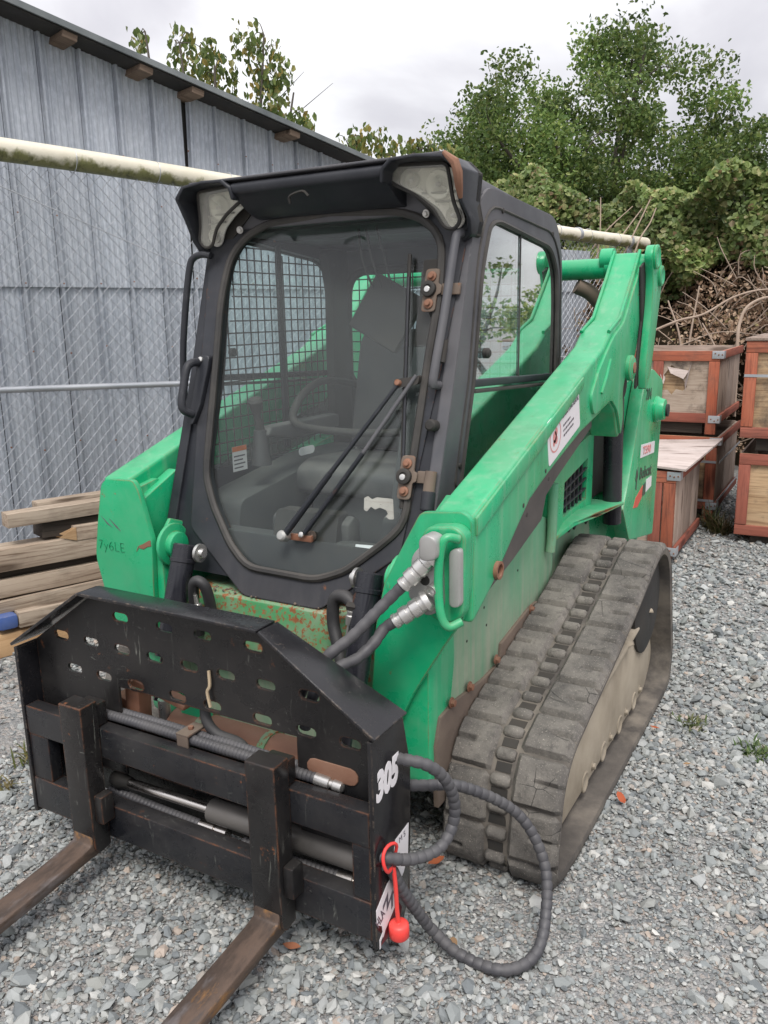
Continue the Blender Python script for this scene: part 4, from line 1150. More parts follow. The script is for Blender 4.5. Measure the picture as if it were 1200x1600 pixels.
for sgn, nm in ((1, 'track'), (-1, 'track')):
    mb = MB(); ns = 170; vs = []
    for i in range(ns):
        p, n = trk(PER*i/ns)
        for x, h in ((XI+.004, -.020), (XO-.002, -.020), (XO, -.030), (XO-.004, -.046), (XI+.004, -.046)):
            vs.append((x, (p+n*h).y, (p+n*h).z))
    fs = [(i*5+k, i*5+(k+1) % 5, ((i+1) % ns)*5+(k+1) % 5, ((i+1) % ns)*5+k) for i in range(ns) for k in range(5)]
    belt = LP(mb.add(vs, fs).sx(sgn).build('track_belt', M['track_side'], angle=50))
    lb(belt, 'muddy rubber track on the right of the picture' if sgn > 0 else 'rubber track on the far side of the loader')
    for i in range(NP):
        for (xa, xb, side) in ((XI, .672, -1), (.738, XO, 1)):
            mb = MB(); nu, nv = 14, 9; vs = []; s0 = PP*i+(.5*PP if side < 0 else 0)+.006; ln = PP-.0105
            for a in range(nu+1):
                u = a/nu; p, n = trk(s0+ln*u)
                for b_ in range(nv+1):
                    v = b_/nv; x = xa+(xb-xa)*v
                    out = (1-v) if side < 0 else v          # 1 at the outer edge
                    h = 0.0
                    if a in (0, nu) or b_ in (0, nv): h = -.024
                    elif a in (1, nu-1): h = -.0012
                    elif abs(u-.5) < .05 and out > .45 and out < .97: h = -.015
                    elif out > .9: h = -.004
                    h += .0028*mnoise.noise(Vector((x*26*sgn, p.y*26, p.z*26)))+.002*mnoise.noise(Vector((x*70, p.y*70*sgn, p.z*70)))
                    q = p+n*h; e = .004 if a in (0, nu) else 0
                    if a == 0: q = trk(s0-e)[0]+n*h
                    if a == nu: q = trk(s0+ln+e)[0]+n*h
                    vs.append((x, q.y, q.z))
            fs = [(a*(nv+1)+b_, a*(nv+1)+b_+1, (a+1)*(nv+1)+b_+1, (a+1)*(nv+1)+b_) for a in range(nu) for b_ in range(nv)]
            LP(mb.add(vs, fs).sx(sgn).build('tread_pad', M['track'], angle=32), belt)
    for i in range(NP*2):
        s = PP*.5*i+.02; p, n = trk(s); c = p+n*(-.020)
        mb = MB(); prof = []
        xs_ = (.675, .683, .705, .727, .735); rr = (.012, .019, .0175+.003*random.random(), .019, .012)
        mb.ring([(x, c.y, c.z) for x in xs_], list(rr), 10)
        LP(mb.sx(sgn).build('tread_link', M['track']), belt)
    mb = MB()
    for i in range(NP*2):
        s = PP*.5*(i+.5)+.02; p, n = trk(s); t_ = Vector((0, -n.z, n.y))
        k = .014
        vs = []
        for a in (-1, 1):
            for x in (.682, .729): q = p+n*(-.0185)+t_*a*k; vs.append((x+random.uniform(-.004, .004), q.y, q.z))
            for x in (.682, .729): q = p+n*(-.021)+t_*a*k; vs.append((x, q.y, q.z))
        mb.add(vs, [(0, 1, 5, 4), (2, 6, 7, 3), (0, 2, 3, 1), (4, 5, 7, 6), (0, 4, 6, 2), (1, 3, 7, 5)])
    o = LP(mb.sx(sgn).build('window_shade_plate', M['grime']), belt); o['kind'] = 'stuff'  # black plates standing in for the shade inside the open track windows
    # undercarriage
    fr = [(.62, .10), (.67, .072), (1.80, .072), (1.86, .10), (1.90, .33), (1.86, .385), (1.70, .43), (.80, .345), (.66, .27), (.62, .20)]
    frame = LP(MB().prism(fr, 'yz', .60, .830).sx(sgn).build('track_frame', M['mud'], None, .014))
    mb = MB().prism([(.74, .340), (1.72, .428), (1.80, .405), (1.83, .415), (1.74, .447), (.74, .357)], 'yz', .70, .850)
    LP(mb.sx(sgn).build('frame_ledge', M['mud'], None, .006), frame)
    mb = MB()
    for k in range(26):
        y = random.uniform(.85, 1.8); mb.lathe((.80+random.uniform(-.05, .04), y, .352+.088*(y-.78)), (random.uniform(-.2, .2), random.uniform(-.2, .2), 1), [(0, .03*random.uniform(.6, 1.3)), (.010, .022), (.017, .004)], 7)
    o = LP(mb.sx(sgn).build('dried_mud', M['mud'], angle=70), frame); o['kind'] = 'stuff'
    for y in (.98, 1.20, 1.42, 1.64):
        mb = MB().lathe((.826, y, .098), (1, 0, 0), [(0, .036), (.006, .036), (.0075, .031), (.0045, .027), (.0045, .004)], 20)
        LP(mb.sx(sgn).build('roller', M['mud']), frame)
        mb = MB().hexnut((.829, y+.085, .112), (1, 0, 0), .011, .012)
        LP(mb.sx(sgn).build('bolt', M['mud']), frame)
    mb = MB().lathe((.60, 1.745, .475), (1, 0, 0), [(0, .20), (.24, .20), (.25, .17), (.252, .02)], 26)
    LP(mb.sx(sgn).build('drive_sprocket', M['grime']))
    mb = MB().lathe((.60, .738, .200), (1, 0, 0), [(0, .165), (.19, .165), (.20, .10), (.202, .02)], 26)
    LP(mb.sx(sgn).build('front_idler', M['mud']))
    mb = MB().lathe((.60, 1.93, .158), (1, 0, 0), [(0, .12), (.2, .12), (.21, .08), (.212, .02)], 22)
    LP(mb.sx(sgn).build('rear_idler', M['mud']))

# ---- body
for sgn in (1, -1):
    side = [(.485, .26), (.49, .58), (.53, .66), (.66, .73), (.80, .785), (1.05, .855), (1.33, .885), (1.42, .86), (1.47, .78), (1.50, .66), (1.47, .575), (1.25, .53), (.91, .465), (.62, .455), (.60, .26)]
    sp_ = LP(MB().prism(rp(side, .03, 3), 'yz', .42, .534).sx(sgn).build('side_panel', M['green_low'], None, .012))
    if sgn > 0: lb(sp_, 'lower side panel caked with dried mud')
    mb = MB()
    for y, z in ((.605, .705), (.70, .635), (.83, .70), (.85, .635), (1.12, .74)):
        mb.lathe((.534, y, z), (1, 0, 0), [(0, .0045), (.001, .0045), (.0015, .002)], 8)
    LP(mb.sx(sgn).build('drain_hole', M['grime']), sp_)
    sk = [(.47, .40), (.50, .478), (.60, .486), (.80, .470), (.945, .474), (.955, .535), (1.22, .575), (1.30, .575), (1.34, .50), (1.0, .42), (.66, .36), (.56, .20), (.48, .20)]
    skp = LP(MB().prism(sk, 'yz', .528, .545).sx(sgn).build('skid_plate', M['skid'], None, .004))
    for y, z in ((.567, .495), (.695, .492), (.905, .500), (1.228, .568)):
        LP(MB().hexnut((.544, y, z), (1, 0, 0), .011, .014).sx(sgn).build('bolt', M['rust']), skp)
    # upper body wall behind the arm, grille, fender
    wall = [(.50, .50), (.60, .95), (1.50, 1.12), (2.05, 1.33), (2.40, 1.33), (2.45, .50)]
    LP(MB().prism(wall, 'yz', .42, .50).sx(sgn).build('body_wall', M['green_clean'], None, .01))
    pan = rp([(1.415, .77), (1.415, 1.00), (1.50, 1.05), (1.93, 1.12), (1.93, .80), (1.50, .79)], .03)
    hole = [(1.545, .835), (1.555, .965), (1.855, 1.015), (1.84, .85)]
    gp = LP(MB().plate(pan, [hole], lambda a, b_, t: (t, a, b_), .50, .552).sx(sgn).build('grille_panel', M['green'], None))
    LP(MB().plate(hole, [], lambda a, b_, t: (t, a, b_), .502, .508).sx(sgn).build('grille_back', M['grime']), gp)
    mb = MB()
    for k in range(1, 6):
        t = k/6; mb.b2((.538, 1.545+.30*t-.004, .84+.012*t), (.548, 1.545+.30*t+.004, .965+.05*t))
    for k in range(1, 4):
        t = k/4; mb.add([(.540, 1.546, .835+.13*t-.003), (.540, 1.85, .85+.165*t-.003), (.540, 1.85, .85+.165*t+.003), (.540, 1.546, .835+.13*t+.003), (.551, 1.546, .835+.13*t-.003), (.551, 1.85, .85+.165*t-.003), (.551, 1.85, .85+.165*t+.003), (.551, 1.546, .835+.13*t+.003)],
               [(0, 3, 2, 1), (4, 5, 6, 7), (0, 1, 5, 4), (2, 3, 7, 6), (1, 2, 6, 5), (0, 4, 7, 3)])
    LP(mb.sx(sgn).build('grille_bar', M['cab']), gp)
    LP(MB().ring(smooth([(.553, 1.40, .735), (.556, 1.405, .80), (.556, 1.41, .99)], 5), .018, 10).sx(sgn).build('panel_edge', M['green_low']))
    fen = [(1.43, .752), (1.45, .775), (1.55, .815), (1.72, .825), (2.02, .80), (2.06, .80), (2.06, .786), (1.72, .808), (1.56, .798), (1.455, .760), (1.44, .745)]
    mb = MB(); nf = len(fen)
    xo_ = [.552+.103*min(1, max(0, (y-1.46)/.32))**.8 for y, z in fen]
    mb.add([(.50, y, z) for y, z in fen]+[(x, y, z) for x, (y, z) in zip(xo_, fen)], [tuple(range(nf)), tuple(range(2*nf-1, nf-1, -1))]+[(i+nf, (i+1) % nf+nf, (i+1) % nf, i) for i in range(nf)])
    LP(mb.sx(sgn).build('fender', M['green'], None, .003))
    LP(MB().prism([(1.40, .50), (1.40, .72), (1.56, .79), (2.03, .79), (2.10, .50)], 'yz', .44, .51).sx(sgn).build('fender_wall', M['green_low'], None))
    mb = MB()
    for y, z in ((1.83, .735), (2.0, .72), (1.76, .74)): mb.lathe((.51, y, z), (1, 0, 0), [(0, .020), (.004, .020), (.005, .006)], 12)
    LP(mb.sx(sgn).build('drain_hole', M['grime']))
    # debris on the fender wall
    # tail upright
    tail = rp([(2.09, .755, .01), (2.15, .83), (2.255, 1.02), (2.345, 1.205), (2.405, 1.295), (2.47, 1.325, .03), (2.55, 1.33, .03), (2.775, 1.262, .03), (2.775, 1.04), (2.72, .50, .02), (2.23, .585, .02)], .05, 4)
    tl = LP(MB().prism(tail, 'yz', .585, .646).sx(sgn).build('tail_upright', M['green'], None, .008))
    mb = MB().lathe((.646, 2.63, 1.135), (1, 0, 0), [(0, .062), (.012, .062), (.020, .055), (.045, .048), (.048, .02)], 22)
    LP(mb.sx(sgn).build('pivot_boss', M['green_clean']), tl)
    LP(MB().lathe((.692, 2.645, 1.13), (1, 0, 0), [(0, .030), (.012, .030), (.013, .004)], 14).sx(sgn).build('pin_end', M['grime']), tl)
    # curved web joining tail and wall
    web = rp([(1.95, 1.28, .02), (2.02, 1.18), (2.12, 1.19), (2.22, 1.27), (2.42, 1.30), (2.40, .9), (2.30, .80), (2.30, 1.10), (2.22, 1.15), (2.05, 1.12)], .04)
    LP(MB().prism(web, 'yz', .555, .583).sx(sgn).build('tail_web', M['green_clean'], None, .006))
# centre body mass, engine bay and front cross panel
LP(MB().prism([(.52, .22), (.52, .60), (.56, .72), (1.62, .80), (2.30, 1.0), (2.75, 1.10), (2.72, .42), (2.5, .24)], 'yz', -.43, .43).build('chassis', M['green_low'], None, .01))
LP(MB().prism([(1.68, .80), (1.70, 1.24), (2.62, 1.24), (2.70, .90)], 'yz', -.40, .40).build('engine_cover', M['cab'], None, .03))
LP(MB().prism([(2.66, .45), (2.66, 1.22), (2.79, 1.22), (2.79, .50)], 'yz', -.58, .58).build('tailgate', M['green'], None, .02))
fp_ = [(-.33, .47, .775), (.33, .47, .775)]
mb = MB().prism([(.455, .53), (.455, .60), (.475, .735), (.505, .745), (.56, .75), (.56, .53)], 'yz', -.40, .40)
lb(LP(mb.build('front_cross_panel', M['green_worn'], None, .008)), 'front panel with green paint worn through to rust')
mb = MB()
for k in range(60):
    x = random.uniform(-.3, .3); r_ = random.uniform(.002, .006)
    mb.lathe((x, .50+random.uniform(-.02, .02), .746), (random.uniform(-.3, .3), -.3, 1), [(0, r_), (r_*.5, r_*.7), (r_*.7, r_*.1)], 6)
o = LP(mb.build('dried_dirt', M['skid'], angle=70)); o['kind'] = 'stuff'
# decals on the tail (image-right side)
def text_obj(name, body, size, mat, parent, origin, ax, az, extrude=.0008, shear=0., offset=0., align='LEFT', xs_=1.):
    cu = bpy.data.curves.new(name, 'FONT'); cu.body = body; cu.size = size; cu.extrude = extrude; cu.shear = shear; cu.offset = offset; cu.align_x = align; cu.resolution_u = 3
    tmp = bpy.data.objects.new('tmp', cu); COL.objects.link(tmp)
    dg = bpy.context.evaluated_depsgraph_get(); me = bpy.data.meshes.new_from_object(tmp.evaluated_get(dg))
    bpy.data.objects.remove(tmp); bpy.data.curves.remove(cu)
    x = Vector(ax).normalized(); y = Vector(az); y = (y-x*y.dot(x)).normalized(); z = x.cross(y)
    me.transform(Matrix.Translation(Vector(origin)) @ Matrix((x*xs_, y, z)).transposed().to_4x4())
    me.materials.clear(); me.materials.append(mat); me.name = name
    o = bpy.data.objects.new(name, me); COL.objects.link(o)
    if parent is not None: LP(o, parent) if parent.name.startswith(('compact', 'tail', 'loader', 'arm')) else setattr(o, 'parent', parent)
    return o
def quad_yz(x, pts, th=.0012):
    return MB().prism([(p[0], p[1]) for p in pts], 'yz', x-.001, x+th)
tailR = [o for o in loader.children if o.name.startswith('tail_upright')][0]
AXT, AZT = (0, 1, -.06), (0, 0, 1)
lb(LP(quad_yz(.6465, [(2.37, 1.00), (2.65, .98), (2.645, .925), (2.365, .94)]).build('decal_plate', M['white']), tailR), 'small white plate with pink lettering')
text_obj('decal_text', 'T590', .052, M['pink'], tailR, (.6487, 2.40, .951), AXT, AZT, xs_=1.5, offset=.001)
text_obj('decal_text', 'Bobcat', .075, M['darkprint'], tailR, (.6475, 2.36, .842), AXT, AZT, xs_=1.15, offset=.0015)
mb = MB().prism([(2.285, .855), (2.30, .90), (2.315, .885), (2.33, .905), (2.335, .86), (2.32, .845), (2.315, .80), (2.295, .81), (2.30, .84)], 'yz', .6462, .6475)
LP(mb.build('emblem', M['darkprint']), tailR)
LP(quad_yz(.6465, [(2.27, .726), (2.31, .765), (2.44, .80), (2.43, .745), (2.35, .715)]).build('decal_stripe', M['redprint']), tailR)
LP(quad_yz(.6465, [(2.445, .80), (2.50, .805), (2.50, .748), (2.44, .748)]).build('decal_stripe', M['darkprint']), tailR)
LP(quad_yz(.6465, [(2.51, .815), (2.62, .815), (2.62, .765), (2.51, .755)]).build('decal_plate', M['white']), tailR)
text_obj('decal_text', '204', .075, M['darkprint'], tailR, (.6475, 2.41, 1.20), AXT, AZT, xs_=1.0)

# ---- loader arms
beam = [(.44, 1.088), (.90, 1.238), (1.375, 1.393), (1.605, 1.468), (1.70, 1.525), (1.83, 1.562), (2.0, 1.72), (2.10, 1.822), (2.15, 1.81), (2.160, 1.67), (2.078, 1.469), (2.046, 1.402), (1.94, 1.366), (1.90, 1.33), (1.879, 1.28), (1.905, 1.184), (1.888, 1.12), (1.862, 1.10), (1.838, 1.13), (1.80, 1.205), (1.74, 1.245), (1.695, 1.258), (1.62, 1.242), (1.586, 1.227), (1.35, 1.186), (1.02, 1.10), (.856, 1.048), (.74, .975), (.658, .921), (.60, .882), (.56, .86), (.44, .80)]
ARMX0, ARMX1 = .553, .668
armR = None
for sgn in (1, -1):
    arm = LP(MB().prism(beam, 'yz', ARMX0, ARMX1).sx(sgn).build('loader_arm', M['green'], None, .013, seg=3))
    lb(arm, 'green lift arm on the right of the picture, carrying the hose couplers' if sgn > 0 else 'green lift arm on the left of the picture, with a plain front plate')
    if sgn > 0: armR = arm
    rein = rp([(1.70, 1.50), (1.84, 1.548), (2.085, 1.78, .02), (2.140, 1.67), (2.06, 1.455), (2.03, 1.408), (1.93, 1.378), (1.885, 1.33), (1.862, 1.28), (1.888, 1.184), (1.862, 1.115, .01), (1.80, 1.215), (1.70, 1.268), (1.60, 1.25), (1.47, 1.232, .03), (1.43, 1.30), (1.52, 1.388), (1.60, 1.44)], .03)
    LP(MB().prism(rein, 'yz', ARMX1-.002, ARMX1+.010).sx(sgn).build('side_plate', M['green'], None, .004), arm)
    LP(MB().prism([(.452, 1.035), (.45, 1.085), (.90, 1.232), (1.35, 1.378), (1.35, 1.345), (.92, 1.187), (.52, 1.055)], 'yz', ARMX1-.004, ARMX1+.007).sx(sgn).build('top_flange', M['green'], None, .006), arm)
    LP(MB().ring(smooth([(ARMX1+.012, 1.545, 1.305), (ARMX1+.013, 1.60, 1.36), (ARMX1+.012, 1.65, 1.42)], 4), .006, 6).sx(sgn).build('weld_bead', M['green_clean']), arm)
    # raised edges of the tower top
    for x in (ARMX0+.006, ARMX1-.006):
        LP(MB().ring([(x, 1.68, 1.519), (x, 1.83, 1.568), (x, 2.0, 1.726), (x, 2.10, 1.828)], .007, 8).sx(sgn).build('weld_bead', M['green_clean']), arm)
    # pivot bosses
    LP(MB().cyl((ARMX0-.03, 2.125, 1.77), (ARMX1+.03, 2.125, 1.77), .045, seg=20).sx(sgn).build('pivot_boss', M['green_clean'], None, .005), arm)
    LP(MB().lathe((ARMX1+.008, 1.93, 1.372), (1, 0, 0), [(0, .05), (.018, .05), (.024, .042), (.025, .01)], 20).sx(sgn).build('pivot_boss', M['green'], None), arm)
    LP(MB().lathe((ARMX1+.020, 1.935, 1.372), (1, 0, 0), [(0, .022), (.016, .022), (.018, .004)], 12).sx(sgn).build('pin_end', M['rust']), arm)
    # small bolts / holes along the arm
    mb = MB()
    for y, z in ((.80, 1.045), (.83, 1.01), (.99, 1.115), (1.02, 1.085), (.60, .895)):
        mb.lathe((ARMX1, y, z), (1, 0, 0), [(0, .007 if y > .7 else .02), (.001, .007 if y > .7 else .02), (.0015, .002)], 10)
    LP(mb.sx(sgn).build('bolt_hole', M['grime']), arm)
    LP(MB().lathe((ARMX1-.002, .598, .905), (1, 0, 0), [(0, .026), (.014, .026), (.014, .018), (.002, .018)], 18).sx(sgn).build('pin_bush', M['rust']), arm)
    # nose box and leg down to the attachment
    LP(MB().prism(rp([(.442, .865), (.60, .875), (.62, .62), (.56, .34), (.50, .26), (.442, .28)], .03), 'yz', .430, .535).sx(sgn).build('nose_leg', M['green'], None, .01), arm)
    LP(MB().prism([(.442, 1.02), (.62, 1.10), (.66, .86), (.442, .86)], 'yz', .505, .548).sx(sgn).build('nose_web', M['green_clean'], None, .006), arm)
    LP(MB().prism(rp([(.45, 1.06), (.56, 1.08), (.58, .92), (.56, .86), (.45, .82)], .02), 'yz', .53, ARMX1-.006).sx(sgn).build('nose_box', M['green'], None, .008), arm)
    LP(MB().cyl((.395, .490, .875), (.43, .490, .875), .044, seg=22).join(MB().cyl((.418, .490, .875), (.433, .490, .875), .072, seg=22)).sx(sgn).build('cylinder_boss', M['green_clean'], None, .006), arm)
    LP(MB().prism([(.448, .90), (.50, .96), (.58, .93), (.62, .75), (.52, .45), (.448, .45)], 'yz', .436, .452).sx(sgn).build('gusset', M['green_clean'], None, .006), arm)
    # grey strip between arm and body
    LP(MB().prism([(.62, .885), (.76, .955), (.90, 1.035), (1.05, 1.09), (1.70, 1.245), (1.72, 1.16), (1.32, 1.035), (1.20, .99), (1.16, .915), (1.10, .90), (.90, .845), (.70, .80)], 'yz', .545, .602).sx(sgn).build('lower_strip', M['grey_strip'], None, .006), arm)
    # link and lift cylinder
    link = LP(MB().prism(rp([(2.05, 1.80, .02), (2.075, 1.842), (2.12, 1.85), (2.18, 1.83), (2.245, 1.785), (2.268, 1.72), (2.215, 1.56), (2.14, 1.34, .02), (2.06, 1.27, .02), (2.045, 1.36), (2.10, 1.60), (2.10, 1.72)], .04), 'yz', .690, .722).sx(sgn).build('rear_link', M['green'], None, .006))
    for y, z, r_ in ((2.115, 1.80, .048), (2.215, 1.73, .042)):
        LP(MB().lathe((.722, y, z), (1, 0, 0), [(0, r_), (.010, r_), (.013, r_*.8), (.008, r_*.55), (.008, .004)], 20).sx(sgn).build('pin_end', M['green_clean']), link)
    LP(MB().cyl((.603, 2.03, 1.24), (.603, 2.075, .70), .040, seg=20).join(MB().cyl((.603, 2.02, 1.34), (.603, 2.03, 1.22), .022, seg=14)).sx(sgn).build('lift_cylinder', M['cyl'], None))
    LP(MB().lathe((.57, 2.02, 1.30), (1, 0, 0), [(0, .06), (.07, .06), (.072, .03)], 18).sx(sgn).build('cylinder_eye', M['grime']))
    LP(MB().prism([(2.02, 1.76), (2.14, 1.80), (2.20, 1.70), (2.16, 1.50), (2.10, 1.30), (2.03, 1.28), (2.03, 1.40), (2.08, 1.55)], 'yz', .6795, .6895).sx(sgn).build('link_gap_fill', M['grime'], None, .004))  # near-black filler standing in for the shaded gap between tower and link
    LP(MB().prism([(1.86, .80), (1.90, 1.02), (1.66, 1.20), (1.70, 1.30), (2.36, 1.30), (2.36, .80)], 'yz', .500, .514).sx(sgn).build('opening_shade_panel', M['grime'], None))  # dark panel painted in for the shade of the recess behind the cylinder
# front plates differ left and right
plR = [(.526, 1.092, .015), (.648, 1.104, .02), (.672, 1.085, .02), (.666, .898), (.648, .816), (.60, .742), (.56, .677), (.498, .573), (.453, .475), (.363, .540), (.375, .657), (.384, .756), (.413, .882), (.471, .992)]
fpl = LP(MB().prism(rp(plR, .012, 3), 'xz', .420, .441).build('front_plate', M['green_clean'], None, .003), armR)
armL = [o for o in loader.children if o.name.startswith('loader_arm') and o is not armR][0]
plL = [(-.513, 1.094, .012), (-.630, 1.090, .02), (-.658, 1.072, .02), (-.69, .95), (-.719, .817, .03), (-.691, .704), (-.655, .58), (-.47, .50), (-.458, .75), (-.448, .90), (-.492, 1.066, .02)]
LP(MB().prism(rp(plL, .012, 3), 'xz', .420, .441).build('front_plate', M['green_clean'], None, .003), armL)
text_obj('chalk_mark', '7y6LE', .05, M['chalk'], armL, (-.70, .4188, .845), (1, 0, 0), (0, 0, 1), offset=-.0021, xs_=1.05)
for pts, nm_ in (([(-.508, .878), (-.49, .885), (-.462, .90), (-.4535, .902), (-.4525, .882), (-.47, .878), (-.487, .868), (-.505, .869)], 'rust_patch'), ([(-.512, .866), (-.508, .878), (-.514, .872), (-.522, .855)], 'rust_patch'),
                 ([(-.672, .962), (-.640, .938), (-.622, .927), (-.645, .936)], 'scratch'), ([(-.635, .957), (-.60, .932), (-.585, .918), (-.606, .930)], 'scratch')):
    o = LP(MB().prism(pts, 'xz', .4188, .4202).build(nm_, M['rust'] if nm_ == 'rust_patch' else M['ink']), armL)
# slot on the left arm's inner face
LP(MB().prism(stadium(.66, 1.03, .16, .035), 'yz', -.5525, -.549).build('slot', M['grime']), armL)
# sticker on the arm with a printed mark and lines
skx = ARMX1+.0015
LP(MB().prism(rp([(.988, 1.262), (1.302, 1.350), (1.333, 1.215), (1.018, 1.122)], .012), 'yz', skx-.002, skx).build('sticker', M['white']), armR)
u_ = Vector((0, .314, .088)); w_ = Vector((0, .030, -.138)); o_ = Vector((skx+.0006, .988, 1.262))
def SK(a, b_): return o_+u_*a+w_*b_
mb = MB()
for k in range(28):
    a = 2*math.pi*k/28; b_ = 2*math.pi*(k+1)/28
    pts = [SK(.22+.17*math.cos(t)*r_, .50+.36*math.sin(t)*r_) for t, r_ in ((a, 1.), (b_, 1.), (b_, .90), (a, .90))]
    mb.add(pts, [(0, 1, 2, 3)])
LP(mb.build('printed_ring', M['pink']), armR)
mb = MB()
for cx, cy_, s_ in ((.20, .50, .07), (.25, .42, .05), (.24, .60, .05), (.17, .62, .04)):
    pts = [SK(cx+s_*math.cos(t)*.8, cy_+s_*2*math.sin(t)) for t in np.linspace(0, 2*math.pi, 11)[:-1]]; mb.add(pts, [tuple(range(10))])
LP(mb.build('printed_mark', M['pink']), armR)
text_obj('printed_text', 'GLOBAL LONG RENTAL', .021, M['ink'], armR, tuple(SK(.44, .30)), u_, -w_, extrude=.0003, xs_=.78)
mb = MB()
for r_, (a, b_) in enumerate(((.46, .70), (.46, .80), (.46, .78))):
    x = a
    while x < b_:
        l = random.uniform(.02, .06); y = .46+.12*r_
        mb.add([SK(x, y), SK(min(x+l, b_), y), SK(min(x+l, b_), y+.05), SK(x, y+.05)], [(0, 1, 2, 3)]); x += l+.012
LP(mb.build('printed_lines', M['ink']), armR)
# cross tube, exhaust hose
LP(MB().cyl((-.56, 2.13, 1.765), (.55, 2.13, 1.765), .042, seg=24).build('cross_tube', M['green_clean']))
LP(MB().ring(smooth([(.40, 2.12, 1.70), (.46, 2.16, 1.66), (.52, 2.22, 1.55), (.50, 2.3, 1.38)], 6), .032, 12).build('exhaust_hose', M['skid']))
LP(MB().lathe((.505, 2.12, 1.80), (1, 0, 0), [(0, .045), (.05, .045), (.051, .01)], 18).build('tube_collar', M['green_clean']))

# ---- coupler block on the right arm
cb = LP(MB().prism(rp([(.548, 1.03), (.566, 1.068, .03), (.648, 1.078, .03), (.676, 1.056, .02), (.668, .845, .03), (.642, .818, .03), (.585, .822, .02), (.55, .86)], .03), 'xz', .372, .422).build('coupler_block', M['green'], None, .010, seg=3))
ringp = [(.665, .362, 1.050), (.640, .338, 1.055), (.628, .330, 1.02), (.622, .330, .94), (.628, .330, .86), (.645, .338, .825), (.672, .362, .835)]
LP(MB().ring(smooth(ringp, 6), .0115, 12).build('guard_loop', M['green']), cb)
LP(MB().prism(rp([(.535, .995), (.575, 1.035), (.618, 1.02), (.622, .86), (.575, .835), (.522, .885), (.535, .93)], .02), 'xz', .348, .374).build('manifold', M['alu'], None, .006), cb)
LP(MB().prism(rp([(.640, 1.02), (.672, 1.03), (.672, .875), (.640, .87)], .015), 'xz', .352, .373).build('manifold_cover', M['alu'], None, .004), cb)
LP(MB().prism(rp([(.582, 1.055), (.600, 1.070), (.630, 1.062), (.632, 1.005), (.582, .998)], .02), 'xz', .300, .350).build('valve_body', M['alu'], None, .01), cb)
LP(MB().lathe((.612, .35, .925), (-.25, -1, -.25), [(0, .016), (.03, .016), (.03, .011), (.022, .01)], 14).build('plug', M['steel']), cb)
LP(MB().lathe((.575, .349, .935), (0, -1, 0), [(0, .014), (.002, .014), (.003, .003)], 12).build('port', M['grime']), cb)
def coupling(p0, d):
    prof = [(0, .027), (.012, .030), (.016, .030), (.016, .022), (.03, .022), (.032, .0245), (.055, .0245), (.058, .021), (.066, .021), (.068, .0235), (.088, .0235), (.09, .018), (.10, .018), (.102, .0205), (.112, .0205), (.114, .016)]
    return MB().lathe(p0, d, prof, 20)
pa, pb = Vector((.602, .345, 1.005)), Vector((.592, .345, .890))
da = (Vector((.540, .315, .935))-pa).normalized(); db = (Vector((.520, .310, .835))-pb).normalized()
LP(coupling(pa, da).build('quick_coupling', M['steel'], angle=25), cb)
LP(coupling(pb, db).build('quick_coupling', M['steel'], angle=25), cb)

# ---- tilt cylinders with hoses at the front
for sgn in (1, -1):
    cy = LP(MB().lathe((.345, .462, .892), Vector((0, -.155, -.44)), [(0, .034), (.004, .038), (.045, .038), (.047, .041), (.058, .041), (.060, .038), (.36, .038), (.362, .02), (.50, .02)], 24).sx(sgn).build('tilt_cylinder', M['cyl']))
    LP(MB().lathe((.300, .472, .866), (-1, 0, 0), [(-.03, .012), (.0, .012), (0, .030), (.010, .030), (.012, .016), (.024, .014), (.025, .002)], 20).sx(sgn).build('pin_washer', M['steel']), cy)
# hoses: left loop and right loop
LP(MB().ring(smooth([(-.30, .45, .60), (-.285, .42, .70), (-.262, .40, .785), (-.240, .40, .80), (-.222, .41, .775), (-.225, .43, .70), (-.235, .45, .62)], 6), .0175, 12).build('hydraulic_hose', M['rubber']))
LP(MB().lathe((-.255, .395, .755), (.1, .1, -1), [(0, .006), (.03, .008), (.032, .014), (.06, .014), (.062, .011), (.10, .010)], 10).build('hose_fitting', M['steel']))
LP(MB().ring(smooth([(.318, .42, .800), (.285, .425, .822), (.250, .43, .815), (.237, .43, .78), (.240, .425, .73), (.262, .41, .68), (.285, .39, .62), (.29, .36, .54)], 6), .0185, 12).build('hydraulic_hose', M['rubber']))
LP(MB().lathe((.318, .40, .795), (-.06, -.05, -1), [(0, .012), (.012, .012), (.014, .015), (.040, .015), (.042, .010), (.06, .012), (.085, .014), (.10, .012)], 8).build('hose_fitting', M['steel']))
LP(MB().lathe((.335, .405, .805), (-1, 0, 0), [(0, .014), (.03, .014), (.031, .01)], 6).build('hose_fitting', M['grime']))

